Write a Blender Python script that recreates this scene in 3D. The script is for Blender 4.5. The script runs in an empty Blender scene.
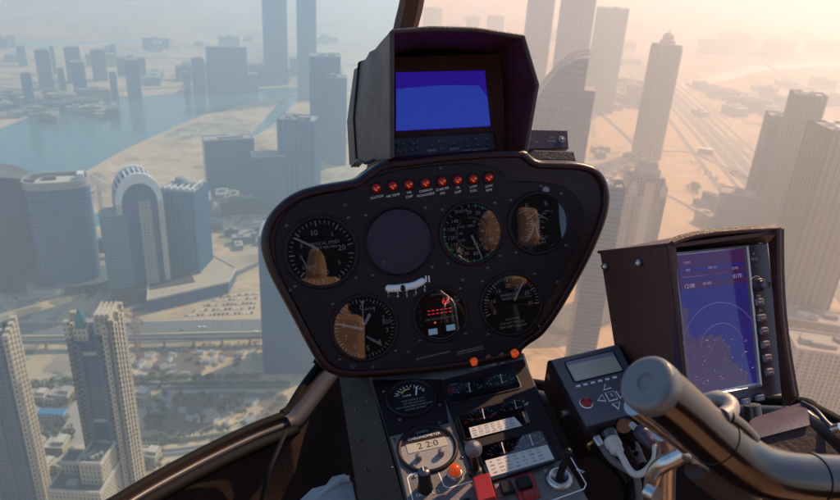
import bpy, bmesh, math, random
from mathutils import Vector, Matrix, geometry

random.seed(7)
scn = bpy.context.scene
COL = scn.collection
F = 680.0            # focal length in photo pixels (photo is 840 x 500)
GZ = -350.0          # ground level; the camera is the origin
PI = math.pi

# ---------------------------------------------------------------- camera
nd = Vector((-94 / F, -1561 / F, -1.0)).normalized()
up = -nd
fw = Vector((0, 0, -1.0))
fy = (fw - up * fw.dot(up)).normalized()
fx = fy.cross(up)
R = Matrix((fx, fy, up))                       # world = R @ camera
cd = bpy.data.cameras.new('camera')
cam = bpy.data.objects.new('camera', cd)
COL.objects.link(cam)
cam.matrix_world = R.to_4x4()
cd.sensor_width = 36.0
cd.lens = F / 840 * 36.0
cd.clip_start = 0.02
cd.clip_end = 60000
cd.dof.use_dof = True
cd.dof.focus_distance = 0.76
cd.dof.aperture_fstop = 13
scn.camera = cam


def ray(px, py):
    return R @ Vector(((px - 420) / F, -(py - 250) / F, -1.0))


def at(px, py, d):
    return ray(px, py) * d


def gnd(px, py, z=GZ):
    r = ray(px, py)
    return r * (z / r.z)


# ---------------------------------------------------------------- materials
MATS = {}


def _nodes(name):
    m = bpy.data.materials.new(name)
    m.use_nodes = True
    nt = m.node_tree
    return m, nt, nt.nodes['Principled BSDF']


def mat(name, col, rough=0.5, metal=0.0, bump=0.0, bscale=300.0, var=0.0, emit=None, es=0.0, spec=0.5, coat=0.0):
    if name in MATS:
        return MATS[name]
    m, nt, b = _nodes(name)
    b.inputs['Base Color'].default_value = (*col, 1)
    b.inputs['Roughness'].default_value = rough
    b.inputs['Metallic'].default_value = metal
    b.inputs['Specular IOR Level'].default_value = spec
    b.inputs['Coat Weight'].default_value = coat
    b.inputs['Coat Roughness'].default_value = 0.05
    if emit:
        b.inputs['Emission Color'].default_value = (*emit, 1)
        b.inputs['Emission Strength'].default_value = es
    if bump or var:
        tc = nt.nodes.new('ShaderNodeTexCoord')
        n = nt.nodes.new('ShaderNodeTexNoise')
        n.inputs['Scale'].default_value = bscale
        n.inputs['Detail'].default_value = 4
        nt.links.new(tc.outputs['Object'], n.inputs['Vector'])
        if bump:
            bp = nt.nodes.new('ShaderNodeBump')
            bp.inputs['Strength'].default_value = bump
            bp.inputs['Distance'].default_value = 0.002
            nt.links.new(n.outputs['Fac'], bp.inputs['Height'])
            nt.links.new(bp.outputs['Normal'], b.inputs['Normal'])
        if var:
            n2 = nt.nodes.new('ShaderNodeTexNoise')
            n2.inputs['Scale'].default_value = bscale * 0.09
            n2.inputs['Detail'].default_value = 6
            nt.links.new(tc.outputs['Object'], n2.inputs['Vector'])
            mx = nt.nodes.new('ShaderNodeMix')
            mx.data_type = 'RGBA'
            mx.inputs['A'].default_value = (*[c * (1 - var) for c in col], 1)
            mx.inputs['B'].default_value = (*[min(1, c * (1 + var)) for c in col], 1)
            nt.links.new(n2.outputs['Fac'], mx.inputs['Factor'])
            nt.links.new(mx.outputs['Result'], b.inputs['Base Color'])
            mr = nt.nodes.new('ShaderNodeMapRange')
            mr.inputs['To Min'].default_value = max(0.03, rough - 0.12)
            mr.inputs['To Max'].default_value = min(1, rough + 0.15)
            nt.links.new(n2.outputs['Fac'], mr.inputs['Value'])
            nt.links.new(mr.outputs['Result'], b.inputs['Roughness'])
    MATS[name] = m
    return m


def mnode(nt, op, a, b=None, c=None):
    n = nt.nodes.new('ShaderNodeMath')
    n.operation = op
    for i, v in enumerate((a, b, c)):
        if v is None:
            continue
        if isinstance(v, (int, float)):
            n.inputs[i].default_value = v
        else:
            nt.links.new(v, n.inputs[i])
    return n.outputs[0]


def mixc(nt, fac, a, b):
    mx = nt.nodes.new('ShaderNodeMix')
    mx.data_type = 'RGBA'
    for k, v in (('Factor', fac), ('A', a), ('B', b)):
        if isinstance(v, (int, float)):
            mx.inputs[k].default_value = v
        elif isinstance(v, tuple):
            mx.inputs[k].default_value = (*v, 1)
        else:
            nt.links.new(v, mx.inputs[k])
    return mx.outputs['Result']


def facade(name, wall, glass, bw=3.5, fh=3.4, wu=0.6, wv=0.62, gr=0.18):
    """wall with a grid of windows, in metres of the tower's own axes"""
    if name in MATS:
        return MATS[name]
    m, nt, b = _nodes(name)
    tc = nt.nodes.new('ShaderNodeTexCoord')
    sp = nt.nodes.new('ShaderNodeSeparateXYZ')
    nt.links.new(tc.outputs['Object'], sp.inputs[0])
    sn = nt.nodes.new('ShaderNodeSeparateXYZ')
    nt.links.new(tc.outputs['Normal'], sn.inputs[0])
    isx = mnode(nt, 'GREATER_THAN', mnode(nt, 'ABSOLUTE', sn.outputs[0]), 0.7)
    u = mnode(nt, 'ADD', mnode(nt, 'MULTIPLY', sp.outputs[1], isx),
              mnode(nt, 'MULTIPLY', sp.outputs[0], mnode(nt, 'SUBTRACT', 1.0, isx)))
    us = mnode(nt, 'DIVIDE', mnode(nt, 'ADD', u, 1000.0), bw)
    vs = mnode(nt, 'DIVIDE', sp.outputs[2], fh)
    fu = mnode(nt, 'FRACT', us)
    fv = mnode(nt, 'FRACT', vs)
    w = mnode(nt, 'MULTIPLY', mnode(nt, 'LESS_THAN', fu, wu), mnode(nt, 'LESS_THAN', fv, wv))
    w = mnode(nt, 'MULTIPLY', w, mnode(nt, 'LESS_THAN', mnode(nt, 'ABSOLUTE', sn.outputs[2]), 0.6))
    cv = nt.nodes.new('ShaderNodeCombineXYZ')
    nt.links.new(mnode(nt, 'FLOOR', us), cv.inputs[0])
    nt.links.new(mnode(nt, 'FLOOR', vs), cv.inputs[1])
    wn = nt.nodes.new('ShaderNodeTexWhiteNoise')
    nt.links.new(cv.outputs[0], wn.inputs['Vector'])
    g2 = mixc(nt, wn.outputs['Value'], tuple(c * 0.55 for c in glass), tuple(min(1, c * 1.6) for c in glass))
    ns = nt.nodes.new('ShaderNodeTexNoise')
    ns.inputs['Scale'].default_value = 0.06
    ns.inputs['Detail'].default_value = 5
    nt.links.new(tc.outputs['Object'], ns.inputs['Vector'])
    w2 = mixc(nt, ns.outputs['Fac'], tuple(c * 0.78 for c in wall), tuple(min(1, c * 1.2) for c in wall))
    nt.links.new(mixc(nt, w, w2, g2), b.inputs['Base Color'])
    nt.links.new(mnode(nt, 'ADD', mnode(nt, 'MULTIPLY', w, gr - 0.75), 0.75), b.inputs['Roughness'])
    MATS[name] = m
    return m


# cockpit
M_black = mat('panel_black', (0.011, 0.004, 0.006), 0.42, bump=0.25, bscale=1500, var=0.25, spec=.3)
M_rim = mat('pod_plastic', (0.026, 0.006, 0.004), 0.3, bump=0.15, bscale=900, var=0.25, spec=.4)
M_face = mat('face_plate', (0.011, 0.0045, 0.0075), 0.45, bump=0.25, bscale=2000, var=0.2, spec=.3)
M_dial = mat('dial_black', (0.009, 0.005, 0.008), 0.55, spec=.3)
M_blank = mat('blank_cover', (0.022, 0.012, 0.034), 0.5, var=0.1, bscale=200)
M_white = mat('marking_white', (0.88, 0.85, 0.80), 0.6)
M_grey = mat('marking_grey', (0.32, 0.3, 0.3), 0.6)
M_green = mat('marking_green', (0.03, 0.33, 0.14), 0.6)
M_yellow = mat('marking_yellow', (0.6, 0.5, 0.06), 0.6)
M_redm = mat('marking_red', (0.5, 0.02, 0.02), 0.6)
M_lens = mat('red_lens', (0.30, 0.012, 0.004), 0.12, emit=(1.0, 0.03, 0.005), es=0.02)
M_amber = mat('amber_lens', (0.5, 0.06, 0.006), 0.12, emit=(1.0, 0.10, 0.008), es=0.22)
M_glint = mat('painted_glint', (0.6, 0.12, 0.04), 0.2, emit=(1.0, 0.13, 0.02), es=0.32)  # glowing dots that paint highlights on the lamp lenses
M_dull = mat('unlit_lens', (0.16, 0.03, 0.03), 0.15)
M_metal = mat('worn_steel', (0.55, 0.52, 0.5), 0.32, 1.0, bump=0.1, bscale=700, var=0.2)
M_dmetal = mat('dark_steel', (0.12, 0.11, 0.12), 0.35, 0.8)
M_silverface = mat('clock_face', (0.36, 0.34, 0.31), 0.4, 0.2, bump=0.2, bscale=1400, var=0.15)
M_conpl = mat('console_plate', (0.17, 0.15, 0.145), 0.38, 0.25, bump=0.35, bscale=1400, var=0.25)
M_side = mat('console_side', (0.016, 0.0085, 0.008), 0.55, spec=.25, bump=0.2, bscale=700, var=0.3)
M_leather = mat('brown_leather', (0.088, 0.032, 0.024), 0.48, bump=0.55, bscale=420, var=0.3)
M_hoodin = mat('hood_lining', (0.085, 0.014, 0.006), 0.6, bump=0.5, bscale=260, var=0.3)
M_hood = mat('hood_vinyl', (0.058, 0.034, 0.04), 0.42, bump=0.55, bscale=450, var=0.3)
M_stitch = mat('stitching', (0.3, 0.22, 0.18), 0.7)
M_lcd = mat('lcd_cream', (0.5, 0.45, 0.34), 0.3)
M_lcdtxt = mat('lcd_segment', (0.05, 0.05, 0.05), 0.4)
M_card = mat('paper_card', (0.62, 0.58, 0.52), 0.6, var=0.1, bscale=400)
M_tan = mat('reflection_tan', (0.56, 0.30, 0.16), 0.55, bump=0.3, bscale=300, var=0.15)  # tan of the added seats, chosen for warm dial reflections
M_red = mat('red_guard', (0.30, 0.012, 0.014), 0.35, var=0.15, bscale=300)
M_rock = mat('rocker_black', (0.008, 0.006, 0.007), 0.45, spec=.3)
M_bluebtn = mat('button_blue', (0.42, 0.6, 0.62), 0.5)
M_rubber = mat('rubber', (0.004, 0.003, 0.003), 0.75, spec=.2, bump=0.2, bscale=500)
M_cable = mat('cable_white', (0.62, 0.58, 0.52), 0.45)
M_braid = mat('cable_braid', (0.17, 0.14, 0.14), 0.5, bump=0.8, bscale=900, var=0.5)
M_brass = mat('brass', (0.5, 0.33, 0.12), 0.35, 0.8)
M_grip = mat('grip_enamel', (0.016, 0.008, 0.008), 0.2, 0.2, bump=0.05, bscale=400, var=0.3, coat=.35)
M_cast = mat('cast_alloy', (0.36, 0.32, 0.29), 0.5, 0.3, bump=0.2, bscale=600, var=0.2)
M_cap = mat('grip_cap', (0.17, 0.175, 0.18), 0.45, 0.3, bump=0.15, bscale=500, var=0.2)
M_trimgrey = mat('trim_grey', (0.065, 0.055, 0.057), 0.4, var=0.25, bscale=200)
M_cabin = mat('cabin_lining', (0.040, 0.021, 0.018), 0.65, bump=0.4, bscale=250, var=0.3)
M_liner = mat('bounce_headliner', (0.62, 0.58, 0.54), 0.8, bump=0.4, bscale=400, var=0.1)  # pale lining bounces light onto the panel
M_cloth = mat('grey_fabric', (0.42, 0.4, 0.38), 0.8, bump=0.5, bscale=900, var=0.2)
M_redled = mat('led_digits', (0.3, 0.0, 0.02), 0.4, emit=(1.0, 0.04, 0.06), es=0.7)
M_ledbg = mat('led_window', (0.03, 0.002, 0.004), 0.2)
M_amberled = mat('amber_led', (0.5, 0.2, 0.05), 0.3, emit=(1.0, 0.25, 0.05), es=0.4)
M_silver = mat('bezel_silver', (0.5, 0.46, 0.46), 0.35, 0.6)
M_gpsbody = mat('display_body', (0.05, 0.036, 0.062), 0.4, bump=0.1, bscale=900, var=0.15)
M_key = mat('soft_key', (0.26, 0.23, 0.28), 0.4)
M_unit = mat('unit_faceplate', (0.11, 0.10, 0.115), 0.36, 0.3, bump=0.2, bscale=900, var=0.15)


def clear_mat(name, tint, gloss, ior=1.45, dust=0.0):
    m = bpy.data.materials.new(name)
    m.use_nodes = True
    nt = m.node_tree
    nt.nodes.clear()
    o = nt.nodes.new('ShaderNodeOutputMaterial')
    t = nt.nodes.new('ShaderNodeBsdfTransparent')
    t.inputs[0].default_value = (*tint, 1)
    g = nt.nodes.new('ShaderNodeBsdfGlossy')
    g.inputs['Roughness'].default_value = 0.02
    fr = nt.nodes.new('ShaderNodeFresnel')
    fr.inputs['IOR'].default_value = ior
    mx = nt.nodes.new('ShaderNodeMixShader')
    nt.links.new(mnode(nt, 'MULTIPLY', fr.outputs[0], gloss), mx.inputs[0])
    nt.links.new(t.outputs[0], mx.inputs[1])
    nt.links.new(g.outputs[0], mx.inputs[2])
    last = mx
    if dust:
        tc = nt.nodes.new('ShaderNodeTexCoord')
        mp = nt.nodes.new('ShaderNodeMapping')
        mp.inputs['Scale'].default_value = (9, 9, 2.2)
        mp.inputs['Rotation'].default_value = (.5, .3, .4)
        n1 = nt.nodes.new('ShaderNodeTexNoise')
        n1.inputs['Scale'].default_value = 2.0
        n1.inputs['Detail'].default_value = 9
        n1.inputs['Roughness'].default_value = .7
        nt.links.new(tc.outputs['Object'], mp.inputs[0])
        nt.links.new(mp.outputs[0], n1.inputs['Vector'])
        mr = nt.nodes.new('ShaderNodeMapRange')
        mr.inputs['From Min'].default_value = .48
        mr.inputs['From Max'].default_value = .75
        mr.inputs['To Max'].default_value = dust
        nt.links.new(n1.outputs['Fac'], mr.inputs['Value'])
        df = nt.nodes.new('ShaderNodeBsdfDiffuse')
        df.inputs[0].default_value = (.75, .72, .68, 1)
        last = nt.nodes.new('ShaderNodeMixShader')
        nt.links.new(mr.outputs['Result'], last.inputs[0])
        nt.links.new(mx.outputs[0], last.inputs[1])
        nt.links.new(df.outputs[0], last.inputs[2])
    nt.links.new(last.outputs[0], o.inputs[0])
    return m


M_glass = clear_mat('gauge_glass', (0.97, 0.96, 0.98), 1.0, 1.95)
M_acrylic = clear_mat('windscreen_cool_air_tint', (0.67, 0.845, 0.905), 0.5, dust=.016)  # cool cast of the left-hand air put into the pane tint
M_acrylic2 = clear_mat('windscreen_warm_glow_tint', (0.975, 0.845, 0.75), 0.5, dust=.016)  # warm glow of the right-hand air put into the pane tint


# ---------------------------------------------------------------- mesh builder
_txt = {}


def text_mesh(s):
    if s not in _txt:
        cu = bpy.data.curves.new('lettering', 'FONT')
        cu.body = s
        cu.align_x = 'CENTER'
        cu.align_y = 'CENTER'
        cu.resolution_u = 2
        o = bpy.data.objects.new('lettering', cu)
        COL.objects.link(o)
        dg = bpy.context.evaluated_depsgraph_get()
        dg.update()
        me = bpy.data.meshes.new_from_object(o.evaluated_get(dg))
        _txt[s] = ([v.co.copy() for v in me.vertices], [tuple(p.vertices) for p in me.polygons])
        bpy.data.objects.remove(o)
        bpy.data.curves.remove(cu)
        bpy.data.meshes.remove(me)
    return _txt[s]


class MB:
    def __init__(s):
        s.v, s.f, s.m, s.sm, s.mats = [], [], [], [], []

    def mi(s, m):
        if m not in s.mats:
            s.mats.append(m)
        return s.mats.index(m)

    def add(s, vs, fs, m, smooth=False, M=None):
        o = len(s.v)
        k = s.mi(m)
        for v in vs:
            v = Vector(v)
            s.v.append(M @ v if M is not None else v)
        for f_ in fs:
            s.f.append(tuple(o + i for i in f_))
            s.m.append(k)
            s.sm.append(smooth)
        return s

    def box(s, c, size, m, M=None, bevel=0.0):
        x, y, z = (d / 2 for d in size)
        c = Vector(c)
        if bevel:
            b = min(bevel, x * .9, y * .9, z * .9)
            bm = bmesh.new()
            bmesh.ops.create_cube(bm, size=1)
            for v in bm.verts:
                v.co = Vector((v.co.x * 2 * x, v.co.y * 2 * y, v.co.z * 2 * z))
            bmesh.ops.bevel(bm, geom=bm.edges[:], offset=b, segments=2, affect='EDGES', profile=0.5)
            bm.verts.index_update()
            vs = [v.co + c for v in bm.verts]
            fs = [[v.index for v in f_.verts] for f_ in bm.faces]
            bm.free()
            return s.add(vs, fs, m, False, M)
        vs = [c + Vector((a * x, b * y, d * z)) for d in (-1, 1) for b in (-1, 1) for a in (-1, 1)]
        return s.add(vs, [(0, 2, 3, 1), (4, 5, 7, 6), (0, 1, 5, 4), (2, 6, 7, 3), (0, 4, 6, 2), (1, 3, 7, 5)], m, False, M)

    def lathe(s, prof, m, seg=48, M=None, smooth=True, a0=0, a1=2 * PI):
        full = abs(a1 - a0 - 2 * PI) < 1e-6
        n = seg if full else seg + 1
        vs, fs = [], []
        for r, z in prof:
            for i in range(n):
                a = a0 + (a1 - a0) * i / seg
                vs.append((r * math.cos(a), r * math.sin(a), z))
        for j in range(len(prof) - 1):
            for i in range(seg):
                k = (i + 1) % n
                fs.append((j * n + i, j * n + k, (j + 1) * n + k, (j + 1) * n + i))
        return s.add(vs, fs, m, smooth, M)

    def disc(s, c, r, m, seg=48, M=None):
        vs = [(c[0] + r * math.cos(2 * PI * i / seg), c[1] + r * math.sin(2 * PI * i / seg), c[2]) for i in range(seg)]
        return s.add(vs, [tuple(range(seg))], m, False, M)

    def dome(s, c, r, h, m, seg=20):
        prof = [(r * math.cos(t), h * math.sin(t)) for t in [PI / 2 * i / 6 for i in range(6)]] + [(0.0001, h)]
        return s.lathe(prof, m, seg, Matrix.Translation(c))

    def tube(s, path, r, m, seg=12, caps=True, smooth=True):
        n = len(path)
        rs = r if isinstance(r, (list, tuple)) else [r] * n
        path = [Vector(p) for p in path]
        t0 = (path[1] - path[0]).normalized()
        a = t0.orthogonal().normalized()
        vs, fs = [], []
        for i in range(n):
            t = (path[min(i + 1, n - 1)] - path[max(i - 1, 0)]).normalized()
            a = (a - t * a.dot(t)).normalized()
            b = t.cross(a)
            for k in range(seg):
                an = 2 * PI * k / seg
                vs.append(path[i] + (a * math.cos(an) + b * math.sin(an)) * rs[i])
        for i in range(n - 1):
            for k in range(seg):
                k2 = (k + 1) % seg
                fs.append((i * seg + k, i * seg + k2, (i + 1) * seg + k2, (i + 1) * seg + k))
        s.add(vs, fs, m, smooth)
        if caps:
            s.add(vs[:seg], [tuple(reversed(range(seg)))], m)
            s.add(vs[-seg:], [tuple(range(seg))], m)
        return s

    def prism(s, pts, prof, m, M=None, cap0=True, cap1=True, smooth=False, capm=None):
        """pts: closed ccw outline (2D); prof: [(inset, z), ...]"""
        n = len(pts)
        P = [Vector((p[0], p[1])) for p in pts]
        if sum(P[i - 1].x * P[i].y - P[i].x * P[i - 1].y for i in range(n)) < 0:
            P.reverse()
        nr = []
        for i in range(n):
            e1 = (P[i] - P[i - 1]).normalized()
            e2 = (P[(i + 1) % n] - P[i]).normalized()
            n1, n2 = Vector((-e1.y, e1.x)), Vector((-e2.y, e2.x))
            nn = n1 + n2
            nn = nn.normalized() if nn.length > 1e-6 else n1
            nr.append(nn / max(0.45, nn.dot(n1)))
        vs, fs = [], []
        for ins, z in prof:
            for i in range(n):
                q = P[i] + nr[i] * ins
                vs.append((q.x, q.y, z))
        for j in range(len(prof) - 1):
            for i in range(n):
                k = (i + 1) % n
                fs.append((j * n + i, j * n + k, (j + 1) * n + k, (j + 1) * n + i))
        s.add(vs, fs, m, smooth, M)
        for flag, off, rev in ((cap0, 0, True), (cap1, (len(prof) - 1) * n, False)):
            if not flag:
                continue
            ring = vs[off:off + n]
            tris = geometry.tessellate_polygon([[Vector(v) for v in ring]])
            out = []
            for t in tris:
                a, b, c = (Vector(ring[i]) for i in t)
                up_ = (b - a).cross(c - a).z > 0
                t = tuple(t)
                out.append(t if up_ != rev else tuple(reversed(t)))
            s.add(ring, out, capm or m, False, M)
        return s

    def text(s, t, u, v, size, z, m=None, rot=0.0, sx=1.0, M=None):
        vs, fs = text_mesh(t)
        c, si = math.cos(rot), math.sin(rot)
        out = []
        for p in vs:
            x, y = p.x * size * sx, p.y * size
            out.append((u + x * c - y * si, v + x * si + y * c, z))
        return s.add(out, fs, m or M_white, False, M)

    def bar(s, a, b, w, m, z=None, h=0.0004):
        """flat bar from a to b in the local plane"""
        a, b = Vector(a), Vector(b)
        z = a.z if z is None else z
        d = (b - a)
        d.z = 0
        d.normalize()
        p = Vector((-d.y, d.x, 0)) * (w / 2)
        q = [a - p, b - p, b + p, a + p]
        lo = [(x.x, x.y, z) for x in q]
        hi = [(x.x, x.y, z + h) for x in q]
        return s.add(lo + hi, [(4, 5, 6, 7), (0, 1, 5, 4), (1, 2, 6, 5), (2, 3, 7, 6), (3, 0, 4, 7)], m)

    def arc(s, c, r0, r1, a0, a1, z, m, seg=24):
        vs, fs = [], []
        for i in range(seg + 1):
            a = a0 + (a1 - a0) * i / seg
            for r in (r0, r1):
                vs.append((c[0] + r * math.cos(a), c[1] + r * math.sin(a), z))
        for i in range(seg):
            f_ = (2 * i, 2 * i + 1, 2 * i + 3, 2 * i + 2)
            fs.append(f_ if a1 > a0 else tuple(reversed(f_)))
        return s.add(vs, fs, m)

    def mesh(s, name):
        me = bpy.data.meshes.new(name)
        me.from_pydata([tuple(v) for v in s.v], [], s.f)
        for m in s.mats:
            me.materials.append(m)
        me.polygons.foreach_set('material_index', s.m)
        me.polygons.foreach_set('use_smooth', s.sm)
        me.update()
        return me

    def build(s, name, parent=None, label=None):
        o = bpy.data.objects.new(name, s.mesh(name))
        COL.objects.link(o)
        if parent is not None:
            o.parent = parent
        if label:
            o['label'] = label
        return o


def tag(o, label, cat, group=None):
    o['label'] = label
    o['category'] = cat
    if group:
        o['group'] = group
    return o


def thing(name, label, cat, M=None, group=None):
    o = bpy.data.objects.new(name, None)
    o.empty_display_size = 0.1
    COL.objects.link(o)
    if M is not None:
        o.matrix_world = M
    return tag(o, label, cat, group)


def smooth_pts(pts, k=6, closed=True):
    n = len(pts)
    out = []
    rng = range(n) if closed else range(n - 1)
    for i in rng:
        if closed:
            p0, p1, p2, p3 = (Vector(pts[(i + j) % n]) for j in (-1, 0, 1, 2))
        else:
            p0, p1, p2, p3 = (Vector(pts[min(max(i + j, 0), n - 1)]) for j in (-1, 0, 1, 2))
        for q in range(k):
            t = q / k
            out.append(0.5 * ((2 * p1) + (p2 - p0) * t + (2 * p0 - 5 * p1 + 4 * p2 - p3) * t * t + (3 * p1 - p0 - 3 * p2 + p3) * t ** 3))
    if not closed:
        out.append(Vector(pts[-1]))
    return out


class Fr:
    """a plane in the cockpit: local x right, y up, z towards the viewer"""

    def __init__(s, px, py, d, n, a, b):
        s.O = at(px, py, d)
        s.n = (R @ Vector(n)).normalized()
        A, B = s.hit(*a), s.hit(*b)
        x = (B - A).normalized()
        y = s.n.cross(x)
        s.M = Matrix(((x.x, y.x, s.n.x, s.O.x), (x.y, y.y, s.n.y, s.O.y), (x.z, y.z, s.n.z, s.O.z), (0, 0, 0, 1)))
        s.I = s.M.inverted()

    def hit(s, px, py, h=0.0):
        r = ray(px, py)
        return r * ((s.O + s.n * h).dot(s.n) / r.dot(s.n))

    def L(s, px, py, h=0.0):
        return s.I @ s.hit(px, py, h)

    def w(s, v):
        return s.M @ Vector(v)

    def loc(s, v):
        return s.I @ Vector(v)

    def mpp(s, px, py):
        r = ray(px, py)
        return (s.O.dot(s.n) / r.dot(s.n)) / F


def T(v, rot=0.0):
    return Matrix.Translation(v) @ Matrix.Rotation(rot, 4, 'Z')

# ================================================================ COCKPIT
# ---------------------------------------------------------------- instrument pod
P = Fr(440, 265, 0.78, (0.17, -0.10, 1.0), (320, 252), (538, 223))
pod = thing('instrument_panel', 'black pod of round flight dials standing under the hooded blue monitor', 'instrument panel', P.M)
FZ = -0.006


def PL(px, py, h=FZ):
    return P.L(px, py, h)


pod_px = [(384, 160), (366, 171), (356, 178), (342, 181), (318, 185), (300, 190), (284, 199), (270, 213), (262, 229),
          (260, 245), (264, 263), (272, 282), (285, 306), (300, 334), (312, 356), (322, 370), (334, 377), (352, 380),
          (380, 379), (440, 374), (490, 366), (519, 359), (524, 352), (531, 346), (545, 336), (560, 316), (575, 291), (592, 260),
          (606, 228), (612, 206), (612, 190), (607, 176), (597, 166), (580, 161), (560, 160), (540, 159), (532, 154), (524, 149),
          (490, 149), (440, 153), (410, 157)]
pod_out = smooth_pts([PL(x, y, 0) for x, y in pod_px], 4)
pod_out = [(p.x, p.y) for p in pod_out]
b = MB()
b.prism(pod_out, [(0.03, -0.14), (0.004, -0.10), (0.0, -0.05), (0.0, -0.010), (0.0012, -0.0045), (0.004, -0.0012), (0.008, 0.0), (0.0095, -0.0006), (0.0105, -0.006)],
        M_rim, smooth=True, cap1=False)
b.build('pod_housing', pod)
face_px = [(366, 180), (400, 170), (440, 165), (478, 164), (500, 171), (510, 181), (538, 182), (566, 188), (581, 204), (583, 226),
           (566, 266), (548, 300), (530, 328), (520, 345), (515, 356), (440, 369), (362, 374), (338, 368), (318, 345), (296, 304),
           (282, 276), (275, 250), (279, 224), (294, 205), (318, 195), (348, 190)]
b = MB()
# recessed floor of the pod, then the raised instrument plate
b.prism(pod_out, [(0.0100, -0.009), (0.0104, -0.0058)], M_rim)
fo = smooth_pts([PL(x, y) for x, y in face_px], 4)
b.prism([(p.x, p.y) for p in fo], [(-0.0004, -0.0059), (0.0, -0.0046), (0.0006, -0.004)], M_face, cap0=False)
FZ = -0.004
for x, y in [(440, 168), (345, 205), (540, 186), (384, 262), (356, 250), (487, 268), (557, 282), (373, 367), (462, 280), (408, 352), (552, 245), (290, 290)]:
    p = PL(x, y)
    b.lathe([(0.0022, FZ), (0.0022, FZ + 0.0006), (0.0016, FZ + 0.001), (0.0001, FZ + 0.001)], M_dmetal, 14, T((p.x, p.y, 0)))
    b.box((p.x, p.y, FZ + 0.0011), (0.0028, 0.0005, 0.0004), M_rock, Matrix.Translation((0, 0, 0)))
for x, y in [(545, 190), (364, 296), (519, 281), (353, 366)]:
    p = PL(x, y)
    b.lathe([(0.0042, FZ), (0.004, FZ + 0.0012), (0.003, FZ + 0.0016), (0.0001, FZ + 0.0017)], M_key if x == 545 else M_blank, 16, T((p.x, p.y, 0)))
for (x, y), s, r in [((436, 355), 'SEE PILOT HANDBOOK FOR LIMITS', 0), ((480, 350), 'MAXIMUM GROSS WEIGHT\nVFR DAY OPERATION ONLY', 0)]:
    p = PL(x - (3 if y == 355 else 10), y)
    b.text(s, p.x, p.y, 0.0026, FZ + 0.0002, M_grey, rot=0.07)
b.build('face_plate', pod)


def pang(A, Bp):
    d = PL(*Bp) - PL(*A)
    return math.atan2(d.y, d.x)


def gauge(px, py, rpx, face=M_dial, bez=1.13, glass=True, lab=None, face_z=0.0006):
    c = PL(px, py)
    r = rpx * P.mpp(px, py)
    g = MB()
    g.lathe([(r * bez, FZ - 0.001), (r * bez, FZ + 0.0012), (r * (bez - 0.03), FZ + 0.0022), (r * 1.05, FZ + 0.0024), (r * 1.0, FZ + 0.0018), (r * 0.985, FZ + face_z)],
            M_black, 64, T((c.x, c.y, 0)))
    for k in range(4):
        a = PI / 4 + k * PI / 2
        q = (c.x + r * 1.3 * math.cos(a), c.y + r * 1.3 * math.sin(a), 0)
        g.lathe([(0.0021, FZ - 0.001), (0.002, FZ + 0.0007), (0.0001, FZ + 0.0009)], M_dmetal, 12, T(q))
    go = g.build('gauge', pod, lab)
    d = MB()
    d.disc((c.x, c.y, FZ + face_z), r, face, 64)
    d.build('dial_face', go)
    if glass:
        q = MB()
        q.lathe([(r * 1.0, FZ + 0.0022), (r * 0.6, FZ + 0.0027), (0.0001, FZ + 0.0030)], M_glass, 48, T((c.x, c.y, 0)))
        q.build('cover_glass', go)
    return go, c, r


def ticks(m, c, r, z, angs, r0, r1, w, mt=M_white):
    for a in angs:
        ca, sa = math.cos(a), math.sin(a)
        m.bar((c.x + r * r0 * ca, c.y + r * r0 * sa, z), (c.x + r * r1 * ca, c.y + r * r1 * sa, z), w, mt, z, 0.0001)


def num(m, c, r, z, s, deg, rr, size, mt=M_white, rot=0.0):
    a = math.radians(deg)
    m.text(s, c.x + r * rr * math.cos(a), c.y + r * rr * math.sin(a), size * r, z, mt, rot)


def needle(go, c, A, Bp, w0, w1, z, mt=M_white, hub=0.0):
    """a tapered pointer between two photo points"""
    a, b_ = PL(*A), PL(*Bp)
    d = (b_ - a)
    d.z = 0
    d.normalize()
    p = Vector((-d.y, d.x, 0))
    m = MB()
    pts = [a - p * w0 / 2, b_ - p * w1 / 2, b_ + d * w1 * .7, b_ + p * w1 / 2, a + p * w0 / 2]
    lo = [(q.x, q.y, z) for q in pts]
    hi = [(q.x, q.y, z + 0.0004) for q in pts]
    n = len(pts)
    m.add(lo + hi, [tuple(range(n, 2 * n))] + [(i, (i + 1) % n, n + (i + 1) % n, n + i) for i in range(n)], mt)
    if hub:
        m.lathe([(hub, z), (hub, z + 0.0007), (0.0001, z + 0.0009)], M_rock, 20, T((c.x, c.y, 0)))
    m.build('needle', go)


Z1 = FZ + 0.0009
# vertical speed dial
go, c, r = gauge(321.5, 252, 33.5, lab='vertical speed dial with its needle just above zero')
m = MB()
d2 = math.radians
base = pang((321.5, 252), (350, 248.3))
for k in range(0, 41):
    a = base - 0.10 + d2(9) + (2 * PI - d2(18)) * k / 40 + 0.10
    big = k % 5 == 0
    ticks(m, c, r, Z1, [a], 0.80 if big else 0.86, 0.96, r * (0.035 if big else 0.02))
tk = [base + d2(9 + 8.55 * 5 * j) for j in range(9)]
for s, dg in (('10', 104), ('5', 52), ('20', 5), ('5', 156), ('0', 187), ('5', 226), ('10', 272), ('5', 322)):
    sz = 0.24 if s in ('10', '20') else 0.17
    num(m, c, r, Z1, s, dg, 0.62, sz, rot=0.0)
m.text('VERTICAL SPEED', c.x + r * .10, c.y + r * .26, r * .13, Z1, M_white)
m.text('100 FT PER MIN', c.x + r * .10, c.y + r * .13, r * .11, Z1, M_white)
m.text('UP', c.x - r * .52, c.y + r * .32, r * .12, Z1, M_grey)
m.text('DOWN', c.x - r * .42, c.y - r * .40, r * .12, Z1, M_white)
m.bar((c.x - r * .6, c.y - r * .1, Z1), (c.x - r * .5, c.y - r * .36, Z1), r * .03, M_white, Z1, .0001)
m.build('markings', go)
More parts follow.
